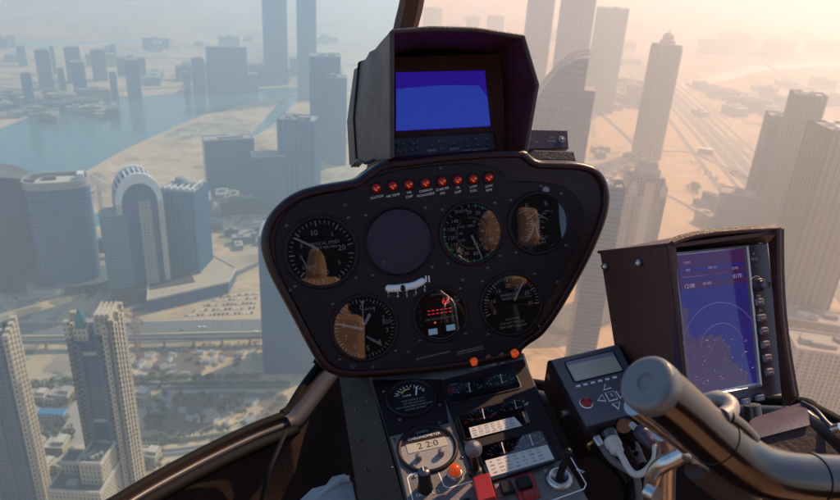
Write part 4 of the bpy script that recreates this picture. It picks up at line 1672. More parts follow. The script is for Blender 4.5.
# pale folded cover on the floor left of the console
fd = thing('fabric_cover', 'pale grey folded cover lying in the footwell left of the console', 'cover', HR @ Matrix.Translation(HI @ at(330, 490, .80)))
fi = fd.matrix_world.inverted()
b = MB()
pts = [(300, 500), (312, 489), (326, 485), (332, 477), (344, 474), (352, 484), (356, 502), (360, 540), (296, 540)]
pl_ = [fi @ at(x, y, .80 - .0012 * (y - 474)) for x, y in pts]
b.add(pl_, [tuple(range(len(pl_)))], M_cloth)
b.add([p + Vector((0.004, .012, -.012)) for p in pl_], [tuple(reversed(range(len(pl_))))], M_cloth)
n_ = len(pl_)
b.add(pl_ + [p + Vector((0.004, .012, -.012)) for p in pl_], [(i, n_ + i, n_ + (i + 1) % n_, (i + 1) % n_) for i in range(n_)], M_cloth)
b.build('cover_sheet', fd)
b = MB()
b.tube([fi @ at(x, y, d) for x, y, d in ((318, 500, .772), (330, 489, .782), (342, 480, .79), (350, 479, .79))], .004, M_cloth, 8)
b.build('fold', fd)

# two added seat shapes, sized to put warm reflections in the dial glasses
for k, (sx, lb) in enumerate(((-.02, 'added tan seat shape behind the camera, on the door side, for dial reflections'), (.56, 'added tan seat shape behind the control grip, for dial reflections'))):
    st = thing('reflection_chair', lb, 'seat', HR @ Matrix.Translation((sx, -.42, -1.12)), 'added reflection seats')
    b = MB()
    b.box((0, .26, .40), (.40, .46, .12), M_tan, None, .04)
    b.build('seat_cushion', st)
    b = MB()
    b.box((0, 0, .48 if k else .67), (.40 if k else .28, .10, .42 if k else .50), M_tan, None, .04)
    b.build('backrest', st)
    b = MB()
    b.box((0, 0, 1.10 if k else .99), (.13 if k else .11, .08, .24 if k else .19), M_tan, None, .035)
    hd = b.build('headrest', st)
    b = MB()
    b.box((0, .01, .84 if k else .90), (.03, .02, .34 if k else .2), M_dmetal, None, .004)
    b.build('headrest_post', hd)
    b = MB()
    b.box((0, .2, .17), (.34, .40, .34), M_cabin, None, .02)
    b.build('seat_base', st)

# ================================================================ CITY
M_sand = None


def ground_mat():
    m, nt, b = _nodes('sandy_ground')
    tc = nt.nodes.new('ShaderNodeTexCoord')

    def noise(sc, det, rough=.6):
        n = nt.nodes.new('ShaderNodeTexNoise')
        n.inputs['Scale'].default_value = sc
        n.inputs['Detail'].default_value = det
        n.inputs['Roughness'].default_value = rough
        nt.links.new(tc.outputs['Object'], n.inputs['Vector'])
        return n.outputs['Fac']

    def ramp(f, lo, hi):
        r = nt.nodes.new('ShaderNodeMapRange')
        r.inputs['From Min'].default_value = lo
        r.inputs['From Max'].default_value = hi
        nt.links.new(f, r.inputs['Value'])
        return r.outputs['Result']
    base = mixc(nt, ramp(noise(.02, 8), .3, .7), (.40, .255, .135), (.70, .49, .285))
    # built-up grain: small plots, roofs and yards
    vo = nt.nodes.new('ShaderNodeTexVoronoi')
    vo.inputs['Scale'].default_value = .045
    vo.inputs['Randomness'].default_value = .8
    vo.distance = 'CHEBYCHEV'
    nt.links.new(tc.outputs['Object'], vo.inputs['Vector'])
    bw = nt.nodes.new('ShaderNodeRGBToBW')
    nt.links.new(vo.outputs['Color'], bw.inputs[0])
    plots = mixc(nt, ramp(bw.outputs[0], .2, .8), (.10, .085, .07), (.44, .36, .28))
    mask = ramp(noise(.0035, 4), .50, .56)
    c = mixc(nt, mnode(nt, 'MULTIPLY', mask, .8), base, plots)
    # vehicle tracks and plot edges scratched into the sand
    ve = nt.nodes.new('ShaderNodeTexVoronoi')
    ve.feature = 'DISTANCE_TO_EDGE'
    ve.inputs['Scale'].default_value = .011
    ns_ = nt.nodes.new('ShaderNodeTexNoise')
    ns_.inputs['Scale'].default_value = .02
    va = nt.nodes.new('ShaderNodeVectorMath')
    va.operation = 'MULTIPLY_ADD'
    va.inputs[1].default_value = (40, 40, 0)
    nt.links.new(tc.outputs['Object'], ns_.inputs['Vector'])
    nt.links.new(ns_.outputs['Color'], va.inputs[0])
    nt.links.new(tc.outputs['Object'], va.inputs[2])
    nt.links.new(va.outputs[0], ve.inputs['Vector'])
    c = mixc(nt, mnode(nt, 'MULTIPLY', ramp(ve.outputs['Distance'], .03, .012), .45), c, (.72, .55, .36))
    c = mixc(nt, mnode(nt, 'MULTIPLY', ramp(noise(.006, 9, .75), .52, .62), .65), c, (.20, .135, .085))
    c = mixc(nt, mnode(nt, 'MULTIPLY', ramp(noise(.09, 6, .7), .56, .64), .5), c, (.14, .10, .065))
    veg = ramp(noise(.012, 6), .60, .66)
    c = mixc(nt, mnode(nt, 'MULTIPLY', veg, .6), c, (.10, .09, .055))
    nt.links.new(c, b.inputs['Base Color'])
    b.inputs['Roughness'].default_value = .95
    return m


M_sand = ground_mat()
M_road = mat('road_asphalt', (.10, .09, .095), .8, var=.25, bscale=1.2)
M_pave = mat('pale_paving', (.50, .38, .27), .9, var=.25, bscale=.8)
M_lot = mat('sandy_lot', (.55, .38, .22), .95, var=.45, bscale=.35)
M_dark = mat('dug_earth', (.17, .115, .085), .95, var=.5, bscale=1.0)
M_lawn = mat('dry_lawn', (.09, .095, .04), .95, var=.4, bscale=1.0)
M_line_ = mat('road_paint', (.7, .68, .62), .7)
M_conc = mat('concrete', (.36, .31, .26), .85, var=.2, bscale=1.2)
M_roofg = mat('roof_grey', (.34, .31, .29), .85, var=.3, bscale=1.2)
M_bluegrey = mat('blue_grey_cladding', (.05, .16, .32), .5, var=.15, bscale=1.0)
M_greyclad = mat('grey_cladding', (.16, .16, .20), .6, var=.15, bscale=1.0)
M_roofd = mat('roof_dark', (.11, .10, .10), .8, var=.3, bscale=1.2)
M_pale = mat('pale_render', (.54, .45, .37), .8, var=.15, bscale=1.0)
M_beige = mat('beige_stone', (.50, .37, .25), .8, var=.15, bscale=1.0)
M_whitew = mat('white_paint', (.76, .73, .68), .6)
M_tealg = mat('teal_glass', (.03, .16, .18), .12, spec=.8)
M_blueg = mat('blue_glass', (.008, .045, .13), .18, spec=.45)
M_pool = mat('blue_roof', (.05, .19, .33), .4)
M_rust = mat('crane_steel', (.34, .17, .12), .6)


def water_mat():
    m, nt, b = _nodes('lagoon_water')
    b.inputs['Base Color'].default_value = (.035, .15, .18, 1)
    b.inputs['Roughness'].default_value = .16
    b.inputs['IOR'].default_value = 1.33
    tc = nt.nodes.new('ShaderNodeTexCoord')
    n = nt.nodes.new('ShaderNodeTexNoise')
    n.inputs['Scale'].default_value = .25
    n.inputs['Detail'].default_value = 5
    nt.links.new(tc.outputs['Object'], n.inputs['Vector'])
    bp = nt.nodes.new('ShaderNodeBump')
    bp.inputs['Strength'].default_value = .12
    bp.inputs['Distance'].default_value = .5
    nt.links.new(n.outputs['Fac'], bp.inputs['Height'])
    nt.links.new(bp.outputs['Normal'], b.inputs['Normal'])
    return m


M_water = water_mat()


def structure(name, mb):
    o = mb.build(name)
    o['kind'] = 'structure'
    return o


b = MB()
# one sheet to the horizon, finer near the helicopter
xs = [-16000, -6000, -2500, -1000, 0, 1000, 2500, 6000, 16000]
ys = [-3000, -800, 0, 600, 1400, 3000, 7000, 14000, 20000]
b.add([(x, y, GZ) for y in ys for x in xs], [(j * 9 + i, j * 9 + i + 1, j * 9 + i + 10, j * 9 + i + 9) for j in range(8) for i in range(8)], M_sand)
structure('ground', b)
_lay = [0]


def sheet(name, pxs, mt, lvl, k=0, closed=True, jit=0.0):
    pts = [gnd(*p) for p in pxs]
    if k:
        pts = smooth_pts(pts, k)
    if jit:
        rj = random.Random(len(pts))
        q_ = []
        for i_, p_ in enumerate(pts):
            n_ = pts[(i_ + 1) % len(pts)]
            for t_ in (0, .25, .5, .75):
                q_.append(p_.lerp(n_, t_) + Vector((rj.uniform(-jit, jit), rj.uniform(-jit, jit), 0)))
        pts = q_
    n = len(pts)
    z = GZ + .05 * lvl
    vs = [(p.x, p.y, z) for p in pts]
    if sum(pts[i - 1].x * pts[i].y - pts[i].x * pts[i - 1].y for i in range(n)) < 0:
        vs.reverse()
    mb = MB()
    tris = geometry.tessellate_polygon([[Vector(v) for v in vs]])
    out = []
    for t in tris:
        a, b_, c = (Vector(vs[i]) for i in t)
        out.append(tuple(t) if (b_ - a).cross(c - a).z > 0 else tuple(reversed(tuple(t))))
    mb.add(vs, out, mt)
    return structure(name, mb)


def road(name, pxs, w, mt=M_road, lvl=2, lines=0, k=6, edge=None, off=0.0):
    pts = smooth_pts([gnd(*p) for p in pxs], k, False)
    mb = MB()

    def strip(o0, o1, z, m):
        vs = []
        for i, p in enumerate(pts):
            t = pts[min(i + 1, len(pts) - 1)] - pts[max(i - 1, 0)]
            nrm = Vector((-t.y, t.x, 0)).normalized()
            vs += [(p.x + nrm.x * (o1 + off), p.y + nrm.y * (o1 + off), z), (p.x + nrm.x * (o0 + off), p.y + nrm.y * (o0 + off), z)]
        mb.add(vs, [(2 * i, 2 * i + 1, 2 * i + 3, 2 * i + 2) for i in range(len(pts) - 1)], m)
    z = GZ + .05 * lvl
    if edge:
        strip(-w / 2 - edge, w / 2 + edge, z - .02, M_pave)
    strip(-w / 2, w / 2, z, mt)
    for i in range(lines):
        o = -w / 2 + w * (i + 1) / (lines + 1)
        strip(o - .22, o + .22, z + .02, M_line_)
    return structure(name, mb)


sheet('lagoon', [(-60, 142), (0, 128), (60, 107), (120, 98), (190, 93), (250, 89), (300, 87), (340, 88), (340, 97), (300, 96), (258, 101), (225, 110), (200, 116), (160, 133), (120, 152), (75, 177), (55, 184), (20, 190), (-60, 210)], M_water, 1, 4)
sheet('canal', [(-40, 219), (10, 216), (60, 213), (120, 213), (165, 207), (200, 205), (204, 213), (165, 220), (110, 225), (60, 230), (-40, 238)], M_water, 1, 3)
sheet('inlet', [(284, 98), (300, 96), (292, 106), (276, 122), (262, 132), (250, 136), (262, 122)], M_water, 1, 3)
road('shore_path', [(-60, 212), (20, 192), (55, 186), (77, 179), (121, 154), (161, 135), (201, 118), (226, 112), (259, 103)], 9, M_lot, lvl=2)
road('shore_path', [(-60, 140), (0, 126.5), (60, 105.8), (120, 97), (190, 92.2), (250, 88.2), (300, 86.2)], 10, M_pave, lvl=2)
sheet('creek', [(676, 86), (700, 79), (722, 73), (748, 66), (780, 63), (815, 62), (860, 61), (900, 62), (900, 68), (860, 66.5), (815, 67), (782, 69), (752, 73), (728, 80), (702, 85), (690, 88)], mat('creek_sheen', (.78, .68, .58), .6, var=.12, bscale=.05), 1, 3)  # water's bright reflection put into a pale colour
sheet('creek', [(-60, 44), (40, 42), (100, 40), (170, 38), (170, 40.5), (100, 43), (40, 46), (-60, 50)], M_water, 1, 2)


road('highway', [(-80, 330), (0, 329), (60, 329), (130, 328), (200, 326), (262, 325), (340, 323), (430, 322)], 22, lines=5, lvl=3, edge=3)
road('road', [(-80, 343.5), (0, 342), (120, 342), (262, 337), (340, 335)], 9, lines=1, lvl=3)
road('road', [(-60, 303), (0, 300), (40, 296), (62, 287), (80, 272), (100, 256), (120, 247)], 10, M_pave, lvl=3)
road('road', [(96, 293), (70, 325), (45, 355), (20, 385)], 13, M_lot, lvl=2)
road('road', [(42, 296), (45, 305), (60, 308), (80, 300), (96, 293)], 9, M_lot, lvl=2)
road('road', [(20, 392), (70, 389), (130, 387), (200, 386), (290, 385)], 11, lines=1, lvl=3, edge=2)
road('path', [(150, 391), (143, 404), (136, 420), (133, 436)], 8, M_pave, lvl=4)
road('road', [(60, 452), (120, 441), (180, 438), (240, 431), (300, 424)], 8, M_pave, lvl=3)
road('road', [(60, 474), (120, 458), (180, 452), (240, 443)], 9, lines=1, lvl=3, edge=2)
road('road', [(195, 247), (215, 236), (240, 214), (246, 206)], 12, M_lot, lvl=2)
road('road', [(130, 311), (180, 300), (220, 282), (262, 262)], 9, lvl=2, edge=2)
HW = [(604, 36), (625, 54), (650, 75), (685, 108), (722, 147), (762, 192), (806, 244), (860, 305)]
road('highway', HW, 21, lines=4, lvl=4, off=13, edge=2)
road('highway', HW, 21, lines=4, lvl=4, off=-13, edge=2)
road('road', HW, 9, lines=1, lvl=3, off=38, edge=2)
road('road', HW, 9, lines=1, lvl=3, off=-38, edge=2)
road('rail_track', HW, 7, M_roofd, lvl=3, off=62, edge=4)
road('road', HW, 10, lines=1, lvl=3, off=-74, edge=3)
road('road', HW, 12, M_pave, lvl=3, off=96)
road('road', [(626, 153), (660, 151), (692, 153), (712, 162), (735, 172), (757, 186)], 12, lvl=4, edge=2)
road('road', [(655, 190), (680, 202), (702, 216), (730, 235)], 8, lvl=3, edge=1)
road('road', [(600, 168), (640, 172), (668, 190), (690, 197), (760, 197)], 8, M_pave, lvl=2)
road('road', [(590, 105), (610, 122), (634, 145), (650, 168)], 12, lvl=2, edge=3)
road('road', [(-40, 62), (100, 58), (240, 60), (390, 66)], 26, lvl=2, edge=6)
road('road', [(-40, 84), (60, 92), (130, 90), (250, 82), (345, 78)], 16, lvl=2, edge=5)
road('road', [(760, 60), (790, 80), (830, 100), (880, 122)], 18, lvl=2, edge=4)
road('road', [(470, 4), (500, 24), (530, 46)], 30, lvl=2, edge=8)
sheet('sandy_lot', [(180, 320), (206, 301), (240, 292), (262, 289), (330, 285), (330, 318), (262, 319)], M_lot, 1)
sheet('sandy_lot', [(150, 381), (160, 352), (200, 345), (262, 343), (262, 362), (245, 380)], M_lot, 1, 2)
sheet('dug_earth', [(152, 381), (158, 355), (172, 350), (196, 354), (205, 366), (196, 376), (180, 381)], M_dark, 2, 3, jit=2.2)
sheet('dug_earth', [(218, 352), (233, 347), (243, 352), (238, 359), (224, 360)], M_dark, 2, 3, jit=2.2)
sheet('dug_earth', [(145, 428), (160, 398), (200, 393), (262, 392), (285, 396), (285, 412), (240, 425), (200, 431)], M_dark, 1, 3, jit=2.2)
sheet('sandy_lot', [(205, 422), (215, 408), (240, 404), (262, 408), (255, 416), (230, 424)], M_lot, 2, 3, jit=2.0)
sheet('lawn', [(120, 455), (180, 447), (236, 438), (236, 443), (180, 454), (120, 464)], M_lawn, 1)
sheet('lawn', [(160, 440), (200, 436), (240, 430), (240, 434), (160, 446)], M_lawn, 4)
sheet('lawn', [(20, 396), (70, 393), (130, 391), (130, 398), (60, 402), (20, 404)], M_lawn, 1)
sheet('paved_yard', [(15, 382), (70, 300), (96, 296), (30, 384)], M_lot, 1)
sheet('paved_yard', [(-40, 400), (75, 395), (140, 470), (140, 560), (-40, 560)], M_conc, 1)
sheet('sand_spit', [(612, 168), (640, 130), (650, 158), (700, 155), (760, 195), (760, 228), (650, 245), (610, 220)], M_lot, 1, 3)
sheet('sandy_lot', [(660, 92), (684, 90), (760, 190), (700, 150), (664, 136)], M_lot, 1, 2)
sheet('sandy_lot', [(600, 110), (640, 104), (644, 128), (612, 150), (598, 140)], M_lot, 1, 3)

# ---------------------------------------------------------------- towers
def place(xt, yt, yb, wpx, dr):
    """base centre, height, width and depth in metres from a tower's outline in the photo"""
    xb = 326 + (xt - 326) * (1811 - yb) / (1811 - yt)
    p = gnd(xb, yb)
    dist = p.length
    w = wpx / F * p.y * 1.0 / max(.3, (R.transposed() @ p).y * 0 + 1)
    depth_cam = -(R.transposed() @ p).z
    w = wpx / F * depth_cam * .94
    d = w * dr
    hl = Vector((p.x, p.y, 0))
    c = p + hl.normalized() * (d * .5)
    r_ = ray(xt, yt)
    hz = Vector((r_.x, r_.y)).length
    # the roof edge nearest the camera sits over the foot
    z = r_.z / hz * hl.length
    return Vector((c.x, c.y, GZ)), z - GZ, w, d, math.atan2(-hl.x, hl.y)


def rect(w, d):
    return [(-w / 2, -d / 2), (w / 2, -d / 2), (w / 2, d / 2), (-w / 2, d / 2)]


def ellpts(w, d, n=40, pw=1.0):
    out = []
    for i in range(n):
        a = 2 * PI * i / n
        c, s = math.cos(a), math.sin(a)
        out.append((w / 2 * math.copysign(abs(c) ** pw, c), d / 2 * math.copysign(abs(s) ** pw, s)))
    return out


def roof_kit(e, w, d, h, seed=0, par=M_conc):
    rg_ = random.Random(seed)
    b_ = MB()
    t = .5
    for cx, cy, sx, sy in ((0, -d / 2 + t / 2, w, t), (0, d / 2 - t / 2, w, t), (-w / 2 + t / 2, 0, t, d - 2 * t), (w / 2 - t / 2, 0, t, d - 2 * t)):
        b_.box((cx, cy, h + .8), (sx, sy, 1.6), par)
    b_.build('parapet', e)
    b_ = MB()
    for k in range(5):
        s_ = rg_.uniform(.1, .26)
        b_.box((rg_.uniform(-.3, .3) * w, rg_.uniform(-.3, .3) * d, h + rg_.uniform(1.2, 2.6)), (w * s_, d * rg_.uniform(.1, .25), rg_.uniform(2.2, 5)), rg_.choice((M_roofg, M_roofd, M_whitew, M_conc)))
    b_.build('roof_equipment', e)


def tower(name, label, xt, yt, yb, wpx, dr=.9, yaw=0.0, fm=None, style='box', cat='tower', group=None, roof=M_roofg, seed=1, trim=M_conc):
    pos, h, w, d, face = place(xt, yt, yb, wpx, dr)
    e = thing(name, label, cat, Matrix.Translation(pos) @ Matrix.Rotation(face + math.radians(yaw), 4, 'Z'), group)
    if style == 'plain':
        b_ = MB()
        b_.prism(rect(w, d), [(0, -1), (0, h)], fm, cap0=False, capm=roof)
        b_.build('tower_body', e)
        b_ = MB()
        b_.box((w * .1, 0, h + h * .012), (w * .5, d * .5, h * .024), roof)
        b_.build('roof_equipment', e)
    elif style == 'box':
        b_ = MB()
        b_.prism(rect(w, d), [(0, -1), (0, h)], fm, cap0=False, capm=roof)
        b_.build('tower_body', e)
        roof_kit(e, w, d, h, seed, trim)
    elif style == 'finned':
        b_ = MB()
        b_.prism(rect(w, d), [(0, -1), (0, h)], fm, cap0=False, capm=roof)
        b_.build('tower_body', e)
        b_ = MB()
        n = 7
        for i in range(n + 1):
            x = -w / 2 + w * i / n
            for sy in (-1, 1):
                b_.box((x, sy * (d / 2 + .35), h / 2 + 1), (1.1 if i % n else 2.4, .7, h + 2), trim)
            y = -d / 2 + d * i / n
            for sx in (-1, 1):
                b_.box((sx * (w / 2 + .35), y, h / 2 + 1), (.7, 1.1 if i % n else 2.4, h + 2), trim)
        b_.build('fins', e)
        roof_kit(e, w, d, h, seed, trim)
    elif style == 'stepped':
        steps = ((1, 0, .74), (.84, .74, .88), (.62, .88, .96), (.34, .96, 1.0))
        b_ = MB()
        b_.prism(rect(w, d), [(0, -1), (0, h * .80)], fm, cap0=False, capm=roof)
        b_.prism(rect(w * .8, d * .8), [(0, h * .80), (0, h * .93)], fm, cap0=False, capm=roof)
        b_.build('tower_body', e)
        b_ = MB()
        for i in (-1, 1):
            for j in (-1, 1):
                b_.prism([(i * w * .40 + p[0], j * d * .40 + p[1]) for p in rect(w * .2, d * .2)], [(0, -1), (0, h * .86), (w * .1, h * .91)], trim, cap0=False)
            b_.prism([(p[0], p[1] + i * d * .46) for p in rect(w * .26, d * .10)], [(0, -1), (0, h * .90)], trim, cap0=False)
            b_.prism([(p[0] + i * w * .46, p[1]) for p in rect(w * .10, d * .26)], [(0, -1), (0, h * .90)], trim, cap0=False)
        b_.build('corner_pier', e)
        b_ = MB()
        b_.prism(rect(w * .56, d * .56), [(0, h * .93), (0, h * .98), (w * .05, h * .985), (w * .09, h * 1.02), (w * .22, h * 1.05)], trim, cap0=False)
        b_.build('crown', e)
        b_ = MB()
        b_.lathe([(w * .035, h * 1.05), (w * .02, h * 1.10), (.05, h * 1.17)], M_metal, 8)
        b_.build('spire', e)
    return e, h, w, d


# facades
f_blue = facade('blue_glazed_facade', (.022, .09, .20), (.004, .04, .14), 3.2, 3.6, .82, .74)
f_teal = facade('teal_facade', (.025, .15, .21), (.004, .08, .14), 3.0, 3.4, .7, .66)
f_pale = facade('pale_windowed_facade', (.40, .33, .28), (.05, .07, .09), 3.6, 3.4, .5, .55)
f_grey = facade('grey_windowed_facade', (.13, .14, .20), (.02, .035, .08), 4.0, 3.6, .6, .6)
f_dark = facade('dark_glazed_facade', (.035, .010, .10), (.014, .006, .07), 3.0, 3.6, .8, .75, gr=.5)
f_beige = facade('beige_windowed_facade', (.24, .165, .12), (.06, .06, .07), 3.2, 3.3, .45, .5)
M_mauve = mat('mauve_cladding', (.10, .06, .062), .7, var=.2, bscale=1.0)
f_mauve = facade('mauve_facade', (.075, .042, .048), (.02, .013, .02), 3.4, 3.5, .55, .6)

# the tower with the curved purple glass face at the edge
pos, h, w, d, face = place(3, 178, 292, 56, .9)
e = thing('office_tower', 'dark purple curved glass tower with a slanting roofline and a ring at its foot', 'tower', Matrix.Translation(pos) @ Matrix.Rotation(face, 4, 'Z'))
b = MB()
pts = ellpts(w, d, 48, .8)
vs = [(x, y, -1) for x, y in pts] + [(x, y, h * (1.0 - .09 * (x / (w / 2)) * abs(x / (w / 2)))) for x, y in pts]
n = len(pts)
b.add(vs, [(i, (i + 1) % n, n + (i + 1) % n, n + i) for i in range(n)], f_dark, True)
b.add(vs[n:], [tuple(range(n))], M_roofd)
b.build('tower_body', e)
b = MB()
for k in range(1, int(h / 3.6)):
    z = k * 3.6
    b.prism([(x * 1.008, y * 1.008) for x, y in pts], [(0, z), (0, z + .5)], mat('purple_band', (.05, .02, .11), .5), cap0=False, cap1=False)
b.build('floor_bands', e)
b = MB()
b.lathe([(w * .40, -1), (w * .40, 9), (w * .36, 9.6), (w * .22, 9.6), (w * .2, 7), (.1, 7)], M_conc, 40, Matrix.Translation((w * .42, -d * .62, 0)))
b.build('ring_podium', e)

# barrel-fronted tower
pos, h, w, d, face = place(57.5, 189, 291, 60, .62)
e = thing('office_tower', 'broad barrel-fronted blue tower with white floor bands and a flat rimmed roof', 'tower', Matrix.Translation(pos) @ Matrix.Rotation(face - .10, 4, 'Z'))
pts = ellpts(w, d, 56, .62)
b = MB()
b.prism(pts, [(w * .03, -1), (w * .015, h * .2), (0, h * .6), (0, h)], facade('barrel_facade', (.025, .105, .23), (.004, .042, .15), 4.5, 3.7, .9, .7), cap0=False, capm=M_roofg, smooth=True)
b.build('tower_body', e)
b = MB()
nf = int(h / 3.7)
for k in range(1, nf):
    z = k * h / nf
    ins = w * .03 * max(0, 1 - z / h * 1.4)
    b.prism(pts, [(ins + .2, z - .35), (ins - .55, z - .3), (ins - .55, z + .3), (ins + .2, z + .35)], M_bluegrey, cap0=False, cap1=False)
b.build('floor_bands', e)
b = MB()
b.prism(pts, [(.6, h - 1), (-.8, h - 1), (-.8, h + 7), (1.2, h + 7), (1.2, h + .2)], M_roofg, cap0=False, cap1=False)
b.build('parapet', e)
b = MB()
b.prism([(x * .62, y * .62) for x, y in pts], [(0, h), (0, h + 4)], M_roofg, cap0=False, capm=M_pale)
b.box((w * .38, 0, h + 6), (w * .1, d * .3, 9), M_whitew)
b.box((-w * .1, d * .1, h + 5.4), (w * .2, d * .2, 3), M_roofd)
b.build('roof_equipment', e)
b = MB()
b.prism([(x * 1.22 + w * .06, y * 1.3 - d * .05) for x, y in ellpts(w, d, 40, .5)], [(0, -1), (0, 9)], f_mauve, cap0=False, capm=M_roofd)
b.build('podium', e)

# arched tower with a white ribbed crown
pos, h, w, d, face = place(135, 178, 296, 40, .8)
e = thing('office_tower', 'twin tower topped by a white ribbed arch beside a lower glazed wing', 'tower', Matrix.Translation(pos) @ Matrix.Rotation(face + .12, 4, 'Z'))
b = MB()
prof = [(-w * .5, -1), (w * .5, -1)] + [(w * .5 * math.cos(a), h * .80 + h * .20 * math.sin(a)) for a in [PI * i / 16 for i in range(17)]]
MX = Matrix(((1, 0, 0, 0), (0, 0, -1, 0), (0, 1, 0, 0), (0, 0, 0, 1)))   # outline (x, z) stands upright
b.prism(prof, [(0, -d * .42), (0, d * .42)], f_blue, MX)
b.build('tower_body', e)
b = MB()
for yy in (-d * .44, d * .44):
    ro = [(w * .56 * math.cos(a), h * .80 + (h * .235) * math.sin(a)) for a in [PI * i / 28 for i in range(29)]]
    ri = [(w * .42 * math.cos(a), h * .80 + (h * .155) * math.sin(a)) for a in [PI * i / 28 for i in range(29)]]
    vs = [(x, yy - 1.4, z) for x, z in ro] + [(x, yy - 1.4, z) for x, z in ri] + [(x, yy + 1.4, z) for x, z in ro] + [(x, yy + 1.4, z) for x, z in ri]
    fs = []
    for i in range(28):
        fs += [(i, i + 1, 30 + i, 29 + i), (58 + i, 87 + i, 88 + i, 59 + i), (i, 58 + i, 59 + i, i + 1), (29 + i, 30 + i, 88 + i, 87 + i)]
    b.add(vs, fs, M_whitew)
for i in range(0, 29, 2):
    a = PI * i / 28
    b.box((w * .54 * math.cos(a), 0, h * .80 + h * .22 * math.sin(a)), (1.2, d * .88, 1.2), M_whitew)
b.build('crown', e)
b = MB()
for sx in (-1, 1):
    for yy in (-1, 1):
        b.box((sx * w * .49, yy * d * .44, h * .40), (w * .14, 2.8, h * .80), M_pale)
b.build('corner_pier', e)
b = MB()
b.box((w * .10, -d * .47, h * .42), (w * .30, d * .10, h * .78), f_pale)
for k in range(2, 34):
    b.box((w * .10, -d * .53, k * h * .8 / 34), (w * .30, 1.6, .5), M_pale)
b.build('balcony_stack', e)
b = MB()
b.prism([(x - w * .62, y - d * .1) for x, y in ellpts(w * .66, d * .9, 32, .7)], [(0, -1), (0, h * .72)], f_teal, cap0=False, capm=M_roofg, smooth=True)
for k in range(1, 30):
    b.prism([(x - w * .62, y - d * .1) for x, y in ellpts(w * .67, d * .91, 32, .7)], [(0, k * h * .72 / 30), (0, k * h * .72 / 30 + .7)], M_roofg, cap0=False, cap1=False)
b.build('side_wing', e)
b = MB()
b.box((w * .1, -d * .2, 7), (w * 2.0, d * 1.5, 16), f_mauve)
b.build('podium', e)

# square glazed tower with cluttered white roof
e, h, w, d = tower('office_tower', 'square teal glass tower with a cluttered white roof on a wide podium', 184, 193, 283, 35, 1.0, -24, f_teal, 'finned', trim=M_bluegrey, seed=5)
b = MB()
for i in range(5):
    b.box(((-.36 + .18 * i) * w, 0, h + 3.6), (w * .04, d * .92, .8), M_whitew)
for i in range(2):
    b.box((0, (-.3 + .6 * i) * d, h + 2), (w * .9, d * .06, 4), M_whitew)
b.lathe([(w * .22, h), (w * .22, h + 8), (.1, h + 8.5)], M_roofg, 20, Matrix.Translation((-w * .1, d * .22, 0)))
b.build('roof_frame', e)
# podium under it
q = [gnd(148, 300, GZ + 14), gnd(228, 282, GZ + 14), gnd(236, 268, GZ + 14), gnd(206, 252, GZ + 14), gnd(150, 262, GZ + 14)]
pc = sum(q, Vector()) / 5
e = thing('podium_building', 'low wide building with a flat sunlit sandy roof around the teal tower foot', 'building', Matrix.Translation((pc.x, pc.y, GZ)))
b = MB()
b.prism([(p.x - pc.x, p.y - pc.y) for p in q], [(0, -1), (0, 14)], f_blue, cap0=False, capm=M_pave)
b.build('building_body', e)
b = MB()
b.prism([(p.x - pc.x, p.y - pc.y) for p in q], [(0, 13.2), (-1.2, 13.2), (-1.2, 15.2), (.6, 15.2), (.6, 14.1)], M_pale, cap0=False, cap1=False)
b.build('parapet', e)

tower('hotel_block', 'wide blue slab block with a pale roof edge standing by the lagoon sand', 228, 140, 196, 50, .4, 8, f_blue, 'box', seed=6, trim=M_pale)
tower('hotel_block', 'lower blue block adjoining the wide slab block, half hidden by the pod', 268, 157, 212, 34, .6, 8, f_blue, 'box', seed=7, trim=M_pale)
tower('office_tower', 'hazy blue block behind the upper left curve of the pod', 299, 121, 210, 38, .7, -12, f_blue, 'finned', seed=8, trim=M_bluegrey)
tower('office_tower', 'broad hazy tower with a shouldered roof close left of the monitor hood', 325, 57, 160, 31, .8, 0, f_blue, 'box', seed=9)
tower('office_tower', 'hazy side block leaning against the broad tower left of the monitor hood', 337, 78, 165, 20, .8, 0, f_blue, 'box', seed=10)
tower('office_tower', 'tallest slim hazy tower, cut by the top edge, above the far lagoon shore', 274, -4, 84, 24, .9, 0, f_blue, 'finned', seed=11, trim=M_bluegrey)
tower('office_tower', 'second slim hazy tower cut by the top edge, nearer the monitor hood', 306, -16, 100, 19, .9, 0, f_blue, 'finned', seed=12, trim=M_bluegrey)
tower('office_tower', 'blue tower rising from the road and touching the left side of the pod', 292, 238, 374, 62, .8, -4, facade('finely_ribbed_facade', (.028, .095, .21), (.005, .042, .14), 2.2, 3.6, .55, .7), 'box', seed=13, trim=M_bluegrey)
far = [(25, 73, 113, 10), (41, 50, 89, 14), (51, 46, 74, 4), (71, 47, 82, 15), (77, 62, 99, 13), (97, 50, 81, 14), (131, 60, 98, 14)]
fl = ['thin far tower standing lowest and leftmost by the lagoon shore', 'blue far tower left of the thin mast-like tower',
      'very thin mast-like far tower', 'far tower behind its twin, the rear one of the pair', 'far tower in front of its twin at the lagoon shore',
      'lone far tower set back right of the twin towers', 'lone dark far tower right on the lagoon shore']
for k, (x, yt, yb, w_) in enumerate(far):
    tower('distant_tower', fl[k], x, yt, yb, w_, .9, 0, f_blue, 'plain', seed=20 + k, group='distant towers across the lagoon')
tower('distant_tower', 'narrow block at the left end of the wide far slab by the lagoon', 197, 58, 96, 12, .9, 0, f_blue, 'plain', group='distant towers across the lagoon')
tower('distant_tower', 'widest far slab block on the lagoon shore', 226, 47, 93, 41, .4, 0, f_blue, 'plain', group='distant towers across the lagoon')
tower('distant_tower', 'rounded far tower just right of the centre pillar', 433, 8, 44, 20, .8, 0, f_grey, 'plain', group='distant towers beyond the monitor hood')
